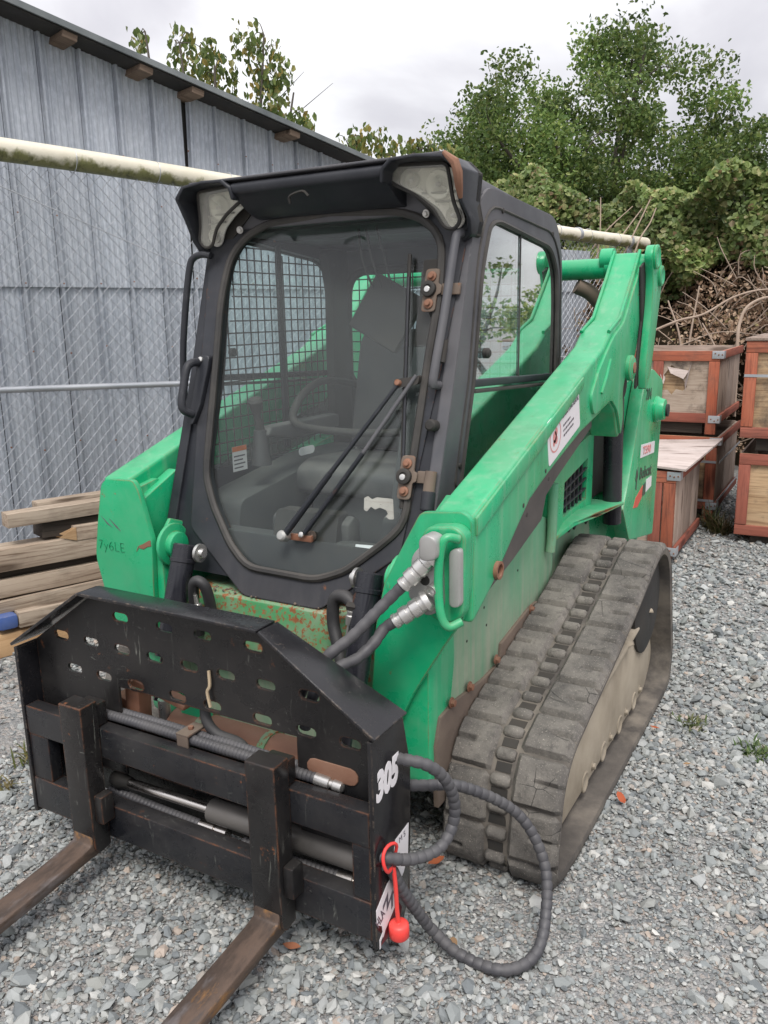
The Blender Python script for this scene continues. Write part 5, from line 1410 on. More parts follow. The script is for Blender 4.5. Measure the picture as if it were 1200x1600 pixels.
# ---- cab
def yd(z): return .513+(z-.826)*.3165
def DF(a, b_, t): return (a, yd(b_)+t, b_)
cab = empty('cab', (0, 0, 0)); LP(cab); cab.location = (0, 0, 0)
def CP(o, par=None):
    o.parent = par or cab; return o
outer = [(-.14, .742, .02), (.15, .742, .02), (.395, .925, .02), (.415, 1.12, .03), (.452, 1.48), (.475, 1.76), (.478, 1.86, .03), (.44, 1.925, .05), (-.44, 1.925, .05), (-.478, 1.86, .03), (-.475, 1.76), (-.452, 1.48), (-.415, 1.12, .03), (-.395, .925, .02)]
gl = [(-.135, .828, .04), (.125, .824, .04), (.225, .862, .03), (.335, .95, .03), (.398, 1.01, .05), (.398, 1.13, .1), (.405, 1.48), (.415, 1.66, .08), (.40, 1.80, .08), (.34, 1.86, .06), (.25, 1.893, .06), (.0, 1.905), (-.25, 1.893, .06), (-.335, 1.853, .06), (-.385, 1.79, .08), (-.400, 1.66, .08), (-.385, 1.48), (-.362, 1.13, .1), (-.352, 1.08, .05), (-.308, 1.0, .03), (-.215, .886, .03)]
glr = rp(gl, .02, 3)
fo = rp(outer, .02, 3)
CP(MB().plate(fo, [glr], DF, .0, .034).build('door_frame', M['cab_low'], None))
CP(MB().plate(glr, [], DF, .010, .016).build('windshield', M['glass'], None))
sealp = [DF(a, b_, -.001) for a, b_ in glr]
CP(MB().ring(sealp, .0125, 8, closed=True).build('window_seal', M['seal']))
# dark printed border inside the glass
inn = [(a*.94+.0, b_+( .022 if b_ < 1.0 else -.03 if b_ > 1.8 else 0)) for a, b_ in glr]
def wedge(): return None
strip = MB().plate([(.335, 1.04), (.398, 1.03), (.402, 1.48), (.412, 1.70), (.36, 1.72), (.345, 1.55), (.335, 1.30)], [], DF, .019, .022)
CP(strip.build('glass_border', M['inner']))
# cab sides: pillars, window openings, panes
for sgn in (1, -1):
    so = rp([(.50, .80, .02), (.535, .93), (.70, 1.40), (.845, 1.86, .05), (.93, 1.955, .08), (1.56, 1.92, .12), (1.635, 1.80, .06), (1.655, 1.45), (1.615, .82, .02)], .04, 4)
    wh = rp([(.735, 1.08, .03), (.835, 1.40), (.895, 1.72, .08), (.955, 1.848, .06), (1.02, 1.862, .06), (1.50, 1.815, .06), (1.575, 1.74, .08), (1.59, 1.62), (1.59, 1.36), (1.555, 1.06, .03)], .03, 4)
    CP(MB().plate(so, [wh], lambda a, b_, t: (t, a, b_), .455, .492).sx(sgn).build('side_frame', M['cab_grey'] if sgn > 0 else M['cab'], None))
    CP(MB().ring([(.4925, a, b_) for a, b_ in wh], .008, 6, closed=True).sx(sgn).build('window_seal', M['seal']))
    # raised surround line round the window
    sur = rp([(.70, 1.10), (.80, 1.40), (.865, 1.76, .1), (.94, 1.905, .08), (1.53, 1.865, .08), (1.62, 1.76, .08), (1.63, 1.40), (1.60, 1.02)], .03, 4)
    CP(MB().ring([(.4925, a, b_) for a, b_ in sur], .0045, 6).sx(sgn).build('frame_groove', M['seal']))
    CP(MB().plate(wh, [], lambda a, b_, t: (t, a, b_), .480, .485).sx(sgn).build('side_window', M['sideglass' if sgn > 0 else 'clearglass'], None))
    # sliding bar
    CP(MB().prism([(.825, 1.380), (.832, 1.402), (1.588, 1.372), (1.588, 1.350)], 'yz', .474, .497).sx(sgn).build('window_rail', M['cab'], None, .003))
    CP(MB().prism([(.835, 1.362), (.836, 1.372), (1.588, 1.340), (1.588, 1.331)], 'yz', .476, .499).sx(sgn).build('window_rail', M['seal'], None, .002))
    CP(MB().b2((.4865, 1.215, 1.37), (.4895, 1.222, 1.835)).sx(sgn).build('pane_edge', M['seal']))
    CP(MB().lathe((.486, .93, 1.475), (1, 0, 0), [(0, .016), (.014, .016), (.020, .010), (.021, .002)], 12).sx(sgn).build('latch_knob', M['grime']))
    mb = MB()
    for y, z in ((1.05, 1.895), (1.52, 1.86), (1.60, 1.10), (1.61, 1.42), (.74, 1.16)): mb.lathe((.492, y, z), (1, 0, 0), [(0, .009), (.004, .008), (.005, .002)], 10)
    CP(mb.sx(sgn).build('screw', M['grime']))
    # corner pillar between door plane and side frame
    vs = []
    for z in np.linspace(.79, 1.93, 14):
        xo = np.interp(z, [.742, .925, 1.12, 1.48, 1.76, 1.86, 1.93], [.15, .395, .415, .452, .475, .478, .46])
        ys = np.interp(z, [.80, .93, 1.40, 1.86, 1.955], [.50, .535, .70, .845, .93])
        vs += [(xo-.012, yd(z)+.001, z), (xo, yd(z)+.006, z), (.4915, ys+.012, z), (.470, ys+.035, z), (xo-.02, yd(z)+.033, z)]
    n = 14; fs = [(i*5+k, i*5+(k+1) % 5, (i+1)*5+(k+1) % 5, (i+1)*5+k) for i in range(n-1) for k in range(5)]
    CP(MB().add(vs, fs).sx(sgn).build('corner_pillar', M['cab'], angle=30))
    # headlight pods
    hood = [(.262, .70, 1.955), (.268, .695, 1.992), (.30, .69, 2.015), (.38, .69, 2.018), (.468, .695, 2.010), (.505, .70, 1.975), (.497, .735, 1.90), (.508, .775, 1.845), (.500, .80, 1.808), (.468, .815, 1.79)]
    vs = []
    N = len(hood)
    for (x, y, z) in hood:
        ix, iz = .37+(x-.37)*.90, 1.93+(z-1.93)*.88
        vs += [(x, y, z), (ix, y, iz), (ix, .87, iz), (x+.0, .87, z)]
    fs = [(i*4+k, i*4+(k+1) % 4, (i+1)*4+(k+1) % 4, (i+1)*4+k) for i in range(N-1) for k in range(4)]+[(0, 1, 2, 3), ((N-1)*4+3, (N-1)*4+2, (N-1)*4+1, (N-1)*4)]
    pod = CP(MB().add(vs, fs).sx(sgn).build('headlight_hood', M['cab'], None, .006, angle=50))
    if sgn > 0:
        lb(pod, 'lamp hood with a rusty outer edge')
        mb = MB().ring([(.466, .692, 2.012), (.497, .696, 1.985), (.503, .702, 1.960), (.498, .722, 1.925), (.494, .74, 1.90)], [.006, .013, .014, .011, .006], 8)
        CP(mb.build('rust_edge', M['rust']), pod)
    lens = rp([(.252, 1.985), (.283, 2.004), (.449, 1.995), (.459, 1.896), (.478, 1.845), (.456, 1.822), (.426, 1.829), (.396, 1.882), (.342, 1.923), (.274, 1.958)], .018, 3)
    LF = lambda a, b_, t: (a, .79+t-(b_-1.83)*.18, b_)
    lensm = MB().plate(lens, [], LF, -.012, -.006)
    hl = CP(lensm.sx(sgn).build('headlight', M['lensglass'], None, .003))
    CP(MB().ring([LF(a, b_, -.010) for a, b_ in lens], .0055, 6, closed=True).sx(sgn).build('lamp_bezel', M['grime']), hl)
    CP(MB().plate([(.385+(a-.385)*.95, 1.93+(b_-1.93)*.95) for a, b_ in lens], [], LF, .036, .040).sx(sgn).build('reflector', M['reflector'], None), hl)
    for (cx, cz, r_) in ((.400, 1.950, .040), (.440, 1.865, .024), (.318, 1.968, .022)):
        c0 = Vector(LF(cx, cz, .0345)); CP(MB().lathe(c0, (0, -1, -.18), [(-.002, r_), (.010, r_), (.010, r_*.93), (.0, r_*.6), (-.001, .004)], 22).sx(sgn).build('lamp_bowl', M['reflector'], None), hl)
        CP(MB().lathe(c0+Vector((0, -.004, 0)), (0, -1, -.18), [(0, .007), (.012, .006), (.016, .002)], 10).sx(sgn).build('lamp_bulb', M['white'], None), hl)
    for zz_ in (1.905, 1.93):
        xs0, xs1 = (.385, .458) if zz_ < 1.92 else (.345, .456)
        CP(MB().ring([LF(xs0, zz_, .030), LF(xs1, zz_-.004, .030)], .003, 6).sx(sgn).build('lamp_rib', M['alu']), hl)
    back = [(x, z) for x, y, z in hood]+[(.40, 1.84), (.30, 1.93)]
    CP(MB().prism(back, 'xz', .838, .868).sx(sgn).build('lamp_housing', M['grime']))
    CP(MB().hexnut((.345, .828, 1.878), (-.2, -1, -.2), .008, .01).sx(sgn).build('screw', M['steel']))
# roof
vs = []; prof = [(-.478, 1.88), (-.484, 1.93), (-.470, 1.975), (-.43, 1.998), (-.25, 2.010), (.25, 2.010), (.43, 1.998), (.470, 1.975), (.484, 1.93), (.478, 1.88)]
secs = [(.845, 0.0, 1.), (.90, .002, 1.), (1.45, -.045, 1.), (1.57, -.062, .985), (1.63, -.09, .94)]
for y, dz, k in secs:
    for x, z in prof: vs.append((x*k, y, z+dz if z > 1.9 else z+dz*.3))
n = len(prof)
fs = [(i*n+k, i*n+k+1, (i+1)*n+k+1, (i+1)*n+k) for i in range(len(secs)-1) for k in range(n-1)]+[tuple(range(n)), tuple(len(vs)-1-k for k in range(n))]+[(i*n+n-1, i*n, (i+1)*n, (i+1)*n+n-1) for i in range(len(secs)-1)]
CP(MB().add(vs, fs).build('roof', M['cab_grey'], None, .01, angle=50))
vis = rp([(.862, 1.902, .005), (.822, 1.906, .02), (.772, 1.926, .04), (.722, 1.962, .02), (.702, 1.972, .008), (.698, 1.996, .012), (.735, 2.013, .02), (.862, 2.010, .01)], .02)
CP(MB().prism(vis, 'yz', -.272, .272).build('roof_visor', M['cab'], None, .006, seg=2))
CP(MB().prism([(.70, 2.010), (.70, 2.018), (.90, 2.014), (.90, 2.002)], 'yz', -.44, .455).build('roof_lip', M['cab_grey'], None, .004))
CP(MB().ring(smooth([(-.05, .706, 1.925), (-.045, .700, 1.945), (.0, .700, 1.955), (.02, .702, 1.94)], 4), .004, 6).build('cable', M['grime']))
# hinges on the picture-right side of the door
def hinge(z, par):
    x0_ = .392
    pl = MB().plate(rp([(x0_-.022, z-.062), (x0_+.022, z-.062), (x0_+.022, z-.015), (x0_+.034, z-.012), (x0_+.034, z+.012), (x0_+.022, z+.015), (x0_+.022, z+.058), (x0_-.022, z+.058)], .012, 3), [], DF, -.020, -.014)
    h = CP(pl.build('door_hinge', M['skid'], None, .002))
    for dz in (.036, -.040):
        p = DF(x0_, z+dz, -.020); mb = MB().lathe(p, (0, -1, .3), [(0, .015), (.004, .015), (.006, .009), (.012, .008), (.012, .002)], 12); CP(mb.build('hinge_bolt', M['rust']), h)
    p = DF(x0_-.004, z, -.020); CP(MB().lathe(p, (0, -1, .3), [(0, .023), (.012, .023), (.014, .019), (.014, .012), (.010, .011)], 18).build('hinge_cap', M['grime']), h)
    CP(MB().lathe(DF(x0_-.004, z, -.030), (0, -1, .3), [(0, .010), (.007, .009), (.008, .002)], 12).build('hinge_pin', M['steel']), h)
    CP(MB().plate([(x0_+.03, z-.016), (x0_+.088, z-.016), (x0_+.088, z+.016), (x0_+.03, z+.016)], [], DF, -.012, -.002).build('hinge_arm', M['skid'], None, .002), h)
hinge(1.662, cab); hinge(1.145, cab)
CP(MB().ring([DF(.470, 1.165, -.022), DF(.470, 1.108, -.022)], .017, 14).build('hinge_barrel', M['skid']))
CP(MB().ring([DF(.470, 1.11, -.022), DF(.472, 1.06, -.022)], .020, 14).build('hinge_block', M['cab']))
CP(MB().lathe(DF(.472, 1.045, -.02), (0, -1, .3), [(0, .012), (.006, .011), (.007, .002)], 10).build('hinge_bolt', M['steel']))
# vertical grab bar on the right pillar
CP(MB().ring(smooth([DF(.468, 1.815, .0), DF(.464, 1.812, -.035), DF(.462, 1.78, -.045), DF(.458, 1.60, -.045), DF(.448, 1.42, -.042), DF(.446, 1.40, -.02), DF(.446, 1.395, .01)], 5), .0125, 12).build('grab_bar', M['cab_grey']))
CP(MB().ring([DF(.458, 1.52, -.02), DF(.457, 1.46, -.02)], .011, 10).build('door_catch', M['grime']))
CP(MB().lathe(DF(.452, 1.285, .0), (0, -1, .2), [(0, .017), (.03, .017), (.035, .012), (.036, .002)], 12).build('rubber_buffer', M['grime']))
# door handle, grab rail on the picture-left side
CP(MB().ring(smooth([(-.445, .79, 1.800), (-.478, .785, 1.805), (-.512, .78, 1.795), (-.528, .775, 1.765), (-.545, .765, 1.66), (-.565, .755, 1.50), (-.566, .745, 1.36), (-.545, .73, 1.285), (-.520, .715, 1.245), (-.495, .70, 1.232), (-.43, .66, 1.232)], 6), .0115, 12).build('grab_rail', M['cab']))
hd = CP(MB().plate(rp([(-.452, 1.475), (-.400, 1.475), (-.398, 1.44), (-.41, 1.31), (-.43, 1.25), (-.458, 1.26), (-.448, 1.32), (-.445, 1.40)], .012), [], DF, -.022, .0).build('door_handle', M['cab'], None, .006))
CP(MB().ring(smooth([DF(-.440, 1.455, -.02), DF(-.450, 1.445, -.060), DF(-.452, 1.38, -.066), DF(-.448, 1.31, -.062), DF(-.435, 1.285, -.02)], 5), .0135, 12).build('handle_grip', M['cab']), hd)
CP(MB().lathe(DF(-.432, 1.462, -.022), (0, -1, .3), [(0, .010), (.006, .009), (.007, .002)], 10).build('screw', M['steel']), hd)
# wiper: motor box, two parallel arms, carrier and blade
mbx = CP(MB().prism([(-.068, .905), (-.066, 1.010), (.160, 1.010), (.166, .903)], 'xz', 0, 0).build('tmp', M['grime'])); bpy.data.objects.remove(mbx)
CP(MB().plate(rp([(-.068, .905), (-.068, 1.008), (.162, 1.010), (.166, .903)], .012), [], DF, .018, .075).build('wiper_motor_box', M['grime'], None))
CP(MB().lathe(DF(.082, .943, .012), (0, -1, .3), [(0, .016), (.02, .016), (.022, .010), (.03, .008)], 12).build('wiper_spindle', M['skid']))
CP(MB().b2((.02, yd(.94)-.02, .932), (.10, yd(.94)-.006, .952)).build('wiper_link', M['rust'], None, .003))
def bar(p0, p1, w, t, name, mat, r2=None):
    P = [p0, p1]; return CP(MB().ring(P, [w, r2 or w], 8).build(name, mat))
bar(DF(.010, .945, -.040), DF(.155, 1.142, -.052), .011, .01, 'wiper_arm', M['cab'], .009)
bar(DF(.155, 1.142, -.052), DF(.335, 1.400, -.034), .0075, .01, 'wiper_arm', M['cab'], .006)
bar(DF(.080, .960, -.030), DF(.255, 1.205, -.046), .0075, .01, 'wiper_arm', M['cab'])
bar(DF(.255, 1.205, -.046), DF(.388, 1.425, -.030), .0065, .01, 'wiper_arm', M['cab_grey'], .006)
CP(MB().lathe(DF(.010, .942, -.02), (0, -1, .3), [(0, .017), (.03, .017), (.036, .012), (.037, .002)], 14).build('wiper_pivot', M['alu']))
CP(MB().lathe(DF(.070, .951, -.015), (0, -1, .3), [(0, .009), (.02, .009), (.022, .004)], 12).build('wiper_pivot', M['steel']))
CP(MB().plate(rp([(.318, 1.385), (.396, 1.400), (.398, 1.425), (.318, 1.412)], .008), [], DF, -.030, -.014).build('wiper_carrier', M['grime'], None))
CP(MB().lathe(DF(.334, 1.402, -.03), (0, -1, .3), [(0, .010), (.012, .009), (.013, .002)], 10).build('carrier_bolt', M['rust']))
bl_ = CP(MB().ring([DF(.302, 1.765, -.006), DF(.345, 1.40, -.012), DF(.384, 1.055, -.006)], .0065, 6).build('wiper_blade', M['grime']))
CP(MB().ring([DF(.312, 1.70, -.014), DF(.352, 1.40, -.022), DF(.378, 1.15, -.014)], .0045, 6).build('blade_frame', M['cab']), bl_)
# stickers on the glass
pe = rp([(.243, 1.068), (.255, 1.074), (.27, 1.066), (.285, 1.073), (.340, 1.073), (.352, 1.017), (.335, 1.015), (.325, 1.022), (.318, 1.015), (.330, 1.030), (.322, 1.040), (.300, 1.045), (.285, 1.038), (.27, 1.045), (.258, 1.030), (.247, 1.035)], .003, 2)
CP(MB().plate(pe, [], DF, .0175, .0185).build('peeling_sticker', M['ply_pale'], None))
CP(MB().plate([(.235, .935), (.30, .938), (.285, .915), (.235, .912)], [], DF, .0175, .0185).build('glass_sticker', M['white'], None))
CP(MB().plate([(.338, 1.54), (.352, 1.54), (.350, 1.73), (.336, 1.73)], [], DF, .026, .027).build('tape_strip', M['tape'], None))
# interior: floor, seat, levers, screens
CP(MB().b2((-.45, .56, .78), (.45, 1.62, .80)).build('cab_floor', M['inner']))
CP(MB().prism([(.52, .80), (.56, .93), (.62, .93), (.66, .80)], 'yz', -.30, .30).build('front_sill', M['inner'], None, .01))
for sgn in (1, -1):
    CP(MB().prism(rp([(.62, .80), (.66, 1.00), (1.2, 1.08), (1.5, 1.08), (1.5, .80)], .03), 'yz', .27, .452).sx(sgn).build('side_console', M['inner'], None, .012))
    CP(MB().prism([(.80, 1.20), (.82, 1.23), (1.25, 1.23), (1.25, 1.18), (.95, 1.17)], 'yz', .25, .31).sx(sgn).build('armrest', M['seat'], None, .012))
    lv = CP(MB().ring(smooth([(.285, .80, 1.22), (.285, .785, 1.29), (.28, .775, 1.33)], 4), [.016, .015, .014, .014, .019, .021, .024, .026, .020], 12).sx(sgn).build('joystick', M['grime']))
cush = rp([(.92, .98), (.92, 1.07), (1.0, 1.10), (1.36, 1.08), (1.40, 1.0)], .03)
seat = CP(MB().prism(cush, 'yz', -.23, .23).build('seat', M['seat'], None, .03))
CP(MB().prism(rp([(1.33, 1.08), (1.27, 1.12), (1.36, 1.50), (1.42, 1.55), (1.47, 1.52), (1.42, 1.10)], .03), 'yz', -.22, .22).build('seat_backrest', M['seat'], None, .035), seat)
CP(MB().prism([(.95, .80), (.98, .98), (1.36, .98), (1.36, .80)], 'yz', -.20, .20).build('seat_base', M['inner'], None, .01), seat)
CP(MB().ring(smooth([(-.25, 1.40, 1.33), (-.26, 1.15, 1.36), (-.25, .98, 1.30), (-.20, .93, 1.22), (.20, .93, 1.22), (.25, .98, 1.30), (.26, 1.15, 1.36), (.25, 1.40, 1.33)], 6), .014, 10).build('seat_bar', M['grime']))
# picture-left side screen and rear window with grid
def grid(fn, a0, a1, b0, b1, st, r_, clip):
    mb = MB()
    for a in np.arange(a0+st*.5, a1, st):
        bs = [b_ for b_ in np.arange(b0, b1+.001, .02) if clip(a, b_)]
        if len(bs) > 1: mb.ring([fn(a, bs[0]), fn(a, bs[-1])], r_, 5)
    for b_ in np.arange(b0+st*.5, b1, st):
        as_ = [a for a in np.arange(a0, a1+.001, .02) if clip(a, b_)]
        if len(as_) > 1: mb.ring([fn(as_[0], b_), fn(as_[-1], b_)], r_, 5)
    return mb
def inside(poly):
    def f(a, b_):
        c_ = False
        for i in range(len(poly)):
            x1, y1 = poly[i-1]; x2, y2 = poly[i]
            if (y1 > b_) != (y2 > b_) and a < (x2-x1)*(b_-y1)/(y2-y1)+x1: c_ = not c_
        return c_
    return f
wpoly = rp([(.735, 1.08), (.895, 1.72), (.955, 1.848), (1.50, 1.815), (1.59, 1.70), (1.57, 1.06)], .05)
o = CP(grid(lambda a, b_: (-.455, a, b_), .72, 1.60, 1.06, 1.86, .042, .0026, inside(wpoly)).build('side_screen', M['grime'])); o['kind'] = 'stuff'
CP(MB().prism([(1.16, 1.10), (1.16, 1.86), (1.185, 1.86), (1.185, 1.10)], 'yz', -.456, -.445).build('screen_frame', M['cab']))
ro = [(-.452, .82), (-.452, 1.90), (.452, 1.90), (.452, .82)]
rh = rp([(-.425, 1.30), (-.41, 1.775), (.41, 1.775), (.425, 1.30)], .10, 6)
CP(MB().plate(ro, [rh], lambda a, b_, t: (a, t, b_), 1.60, 1.625).build('rear_wall', M['inner']))
CP(MB().ring([(a, 1.597, b_) for a, b_ in rh], .018, 8, closed=True).build('rear_window_frame', M['grime']))
o = CP(grid(lambda a, b_: (a, 1.612, b_), -.43, .43, 1.30, 1.78, .042, .0026, inside(rh)).build('rear_screen', M['grime'])); o['kind'] = 'stuff'
CP(MB().plate(rh, [], lambda a, b_, t: (a, t, b_), 1.618, 1.622).build('rear_window', M['clearglass']))
for sgn in (1, -1):
    CP(MB().prism(rp([(1.46, 1.04), (1.475, 1.70), (1.43, 1.86), (1.60, 1.86), (1.60, 1.04)], .04), 'yz', .405, .452).sx(sgn).build('rear_pillar_trim', M['grime'], None, .015))
# pedals, gauges, wiring, vents
for sgn in (1, -1):
    CP(MB().box((.15*sgn, .66, .86), (.09, .11, .015), Matrix.Rotation(R(28), 3, 'X')).build('foot_pedal', M['grime'], None, .004))
    if sgn > 0: gp_ = CP(MB().box((.375*sgn, .80, 1.62), (.07, .045, .26), Matrix.Rotation(R(-16), 3, 'X')).build('gauge_panel', M['grime'], None, .008))
    for k in range(5 if sgn > 0 else 0):
        CP(MB().lathe((.372*sgn, .778-.0+.012*k, 1.53+.042*k), (0, -1, .3), [(0, .012), (.004, .012), (.0045, .003)], 10).build('switch', M['steel' if k % 2 else 'redprint']), gp_)
    if sgn > 0: CP(MB().ring(smooth([(.41*sgn, .86, 1.50), (.43*sgn, .84, 1.30), (.40*sgn, .80, 1.12), (.36*sgn, .76, 1.02)], 6), .009, 8).build('wiring_loom', M['grime']))
    CP(MB().ring(smooth([(.285*sgn, .80, 1.10), (.285*sgn, .80, 1.22)], 3), [.035, .03, .026, .022], 12).build('lever_boot', M['rubber']))
    CP(MB().prism(stadium(1.02, 1.12, .10, .03), 'yz', .4535-.205, .2705-.021).sx(sgn).build('console_label', M['white'], None))
CP(MB().b2((-.26, .60, .801), (.26, .92, .808)).build('floor_mat', M['rubber'], None, .002))
CP(MB().prism([(.60, .80), (.60, .98), (.64, 1.0), (.67, .98), (.68, .80)], 'yz', -.10, .19).build('heater_box', M['seat'], None, .012))
CP(MB().b2((-.44, .90, 1.872), (.44, 1.60, 1.882)).build('headliner', M['inner']))
# overhead control panel hanging at the picture-right front corner, its cables
ov = MB().box((0, 0, 0), (.20, .035, .20), Matrix.Rotation(R(28), 3, 'Y') @ Matrix.Rotation(R(-14), 3, 'X'))
ov.v = [(x+.10, y+1.02, z+1.60) for x, y, z in ov.v]
CP(ov.build('control_panel', M['grime'], None, .012))
mb = MB()
for dx in (0, .03, .07): mb.ring(smooth([(.02+dx, .98, 1.87), (.03+dx*1.2, .985, 1.77), (.06+dx, 1.0, 1.68)], 5), .004, 6)
CP(mb.build('cable', M['grime']))
# instruction decals inside, picture-left
w_o = CP(MB().b2((-.4445, .835, 1.055), (-.4435, .915, 1.145)).build('instruction_label', M['white']))
CP(MB().b2((-.4435, .835, 1.127), (-.443, .915, 1.145)).build('label_header', M['orange']), w_o)
mb = MB()
for k in range(4): mb.b2((-.4434, .842, 1.065+.014*k), (-.443, .842+.05+.012*(k % 2), 1.070+.014*k))
CP(mb.build('label_print', M['ink']), w_o)
CP(MB().b2((.16, 1.268, 1.25), (.30, 1.272, 1.42)).build('paper_sheet', M['white']))

# ================================================================== FORK ATTACHMENT
fk = empty('pallet_fork_carriage', (0, 0, 0)); tag(fk, 'black pallet fork carriage with a slotted backplate, mounted on the front of the loader', 'fork carriage')
def FP(o, par=None): o.parent = par or fk; return o
# slotted backplate
slots = [(-.231, .793), (-.066, .792), (.068, .793), (.234, .793)]+[(x, .697) for x in (-.485, -.360, -.236, -.112, .014, .139, .268, .400)]+[(x, .599) for x in (-.442, -.320, -.194, -.038, .085, .251, .386, .514)]
bpoly = [(-.603, .30), (-.603, .664), (-.303, .866), (.303, .866), (.603, .664), (.603, .30), (.356, .30), (.356, .578), (-.266, .578), (-.266, .30)]
bp_ = FP(MB().plate(bpoly, [stadium(x, z, .060, .026) for x, z in slots], lambda a, b_, t: (a, t, b_), .070, .078).build('slotted_backplate', M['black_worn']))
# top lip: three folded strips
def strip3(p0, p1, d0, d1, th=.009):
    (x0_, z0_), (x1_, z1_) = p0, p1
    n = Vector((-(z1_-z0_), 0, x1_-x0_)).normalized()*th
    if n.z < 0: n = -n
    vs = []
    for (x, z, d) in ((x0_, z0_, d0), (x1_, z1_, d1)):
        for y in (-.004, d): vs += [(x, y, z), (x+n.x, y, z+n.z)]
    return MB().add(vs, [(0, 1, 3, 2), (4, 6, 7, 5), (0, 4, 5, 1), (2, 3, 7, 6), (0, 2, 6, 4), (1, 5, 7, 3)])
FP(strip3((-.306, .866), (.306, .866), .072, .072).build('top_lip', M['black'], None, .0025))
FP(strip3((.308, .866), (.622, .663), .072, .150).build('side_lip', M['black'], None, .0025))
FP(strip3((-.308, .866), (-.622, .663), .072, .150).build('side_lip', M['black'], None, .0025))
sdp = [(.0, .660), (.0, .118), (.13, .096), (.157, .15), (.176, .315), (.181, .515), (.146, .660)]
for sgn in (1, -1):
    spl = FP(MB().prism(sdp, 'yz', .603, .616).sx(sgn).build('side_plate', M['black'], None, .002))
    lb(spl, 'side plate numbered 305' if sgn > 0 else 'side plate without a number')
    if sgn > 0: SPR = spl
# rails
FP(MB().b2((-.601, .003, .384), (.601, .048, .474)).build('upper_rail', M['black_rail'], None, .003))
FP(MB().b2((-.601, .003, .132), (.601, .052, .236)).build('lower_rail', M['black_rail'], None, .003))
FP(MB().b2((-.601, .006, .2375), (-.520, .046, .3825)).build('end_block', M['black_rail'], None, .002))
FP(MB().b2((-.437, .010, .2375), (-.40, .046, .3825)).build('end_block', M['black_worn'], None, .002))
FP(MB().b2((.550, .006, .2375), (.601, .046, .3825)).build('end_block', M['black_rail'], None, .002))
FP(MB().b2((-.60, .100, .30), (.60, .112, .44)).build('rear_beam', M['black_worn'], None, .002))
FP(MB().b2((-.60, .100, .12), (.60, .112, .18)).build('rear_beam', M['black_worn'], None, .002))
# positioner cylinder: rod, barrel, lower tubes
FP(MB().cyl((-.31, .075, .270), (.052, .075, .279), .0145, seg=18).build('cylinder_rod', M['chrome']))
FP(MB().lathe((.05, .075, .279), (1, 0, .018), [(0, .020), (.004, .033), (.49, .033), (.495, .026)], 22).build('cylinder_barrel', M['barrel']))
FP(MB().lathe((-.33, .075, .2695), (1, 0, .02), [(0, .02), (.03, .027), (.05, .020), (.07, .017)], 14).build('rod_end', M['grime']))
ho = FP(ribbed(MB(), [(-.345, .07, .232), (-.15, .072, .222), (.012, .07, .222)], .0135, .0012).build('hose', M['hose']))
FP(MB().lathe((.010, .07, .222), (1, 0, .02), [(0, .0155), (.052, .0155), (.053, .012), (.06, .012), (.061, .017), (.098, .017), (.10, .008)], 12).build('hose_fitting', M['chrome']))
FP(ribbed(MB(), [(.16, .072, .216), (.32, .072, .214), (.468, .070, .219)], .0145, .0012).build('hose', M['hose']))
FP(MB().lathe((.466, .07, .219), (1, 0, .05), [(0, .0165), (.045, .0165), (.046, .010), (.055, .010)], 12).build('hose_fitting', M['chrome']))
# hoses on top of the upper rail
for y, z in ((.058, .4895), (.086, .4885)):
    FP(ribbed(MB(), [(-.40, y, z-.004), (-.20, y, z), (.0, y, z), (.20, y, z), (.30, y, z-.002), (.42, y+.004, z-.006)], .0130, .0016, .012).build('hose', M['hose']))
    FP(MB().lathe((.415, y+.004, z-.006), (1, .05, -.08), [(0, .016), (.04, .016), (.042, .011), (.05, .011), (.052, .015), (.075, .015), (.08, .008)], 10).build('hose_fitting', M['steel']))
cl = FP(MB().b2((-.022, .036, .505), (.022, .108, .511)).build('hose_clamp', M['skid'], None, .001))
FP(MB().b2((-.020, .036, .474), (.020, .040, .505)).build('clamp_leg', M['skid']), cl)
FP(MB().hexnut((0, .072, .511), (0, 0, 1), .008, .008, False).build('clamp_bolt', M['rust']), cl)
# quick-attach behind: tube, levers, wedges
FP(MB().cyl((-.16, .185, .425), (.56, .185, .425), .062, seg=22).build('quick_attach_tube', M['rust']))
for x in (-.05, .18, .40): FP(MB().cyl((x-.012, .185, .425), (x+.012, .185, .425), .0655, seg=22).build('tube_collar', M['green_worn']))
FP(MB().b2((-.60, .19, .12), (.60, .20, .36)).build('quick_attach_plate', M['black_worn'], None, .002))
FP(MB().prism([(-.30, .40), (-.245, .40), (-.235, .575), (-.29, .58)], 'xz', .115, .165).build('wedge', M['rust'], None, .004))
FP(MB().prism([(-.36, .40), (-.27, .40), (-.27, .50), (-.34, .52)], 'xz', .12, .16).build('mount_ear', M['rust'], None, .004))
lv = MB().box((0, 0, 0), (.20, .045, .016), Matrix.Rotation(R(12), 3, 'Y')); lv.v = [(x-.155, y+.13, z+.560) for x, y, z in lv.v]
FP(lv.build('lock_lever', M['rust'], None, .006))
FP(MB().cyl((-.185, .16, .36), (-.185, .16, .52), .018, seg=14).build('lever_spring', M['steel']))
FP(MB().prism([(-.15, .38), (-.02, .38), (-.04, .54), (-.12, .56)], 'xz', .17, .20).build('lock_housing', M['green_clean'], None, .006))
FP(MB().ring(smooth([(.02, .12, .60), (.03, .10, .54), (.065, .10, .50), (.13, .11, .485), (.17, .10, .47)], 6), .015, 10).build('hose', M['rubber']))
FP(MB().ring(smooth([(.085, .066, .70), (.088, .062, .66), (.080, .060, .64), (.087, .060, .60)], 5), .0045, 6).build('wire_hook', M['tape']))
FP(MB().prism(stadium(.46, .51, .15, .045), 'xz', .066, .0735).build('cover_plate', M['rust'], None, .002))
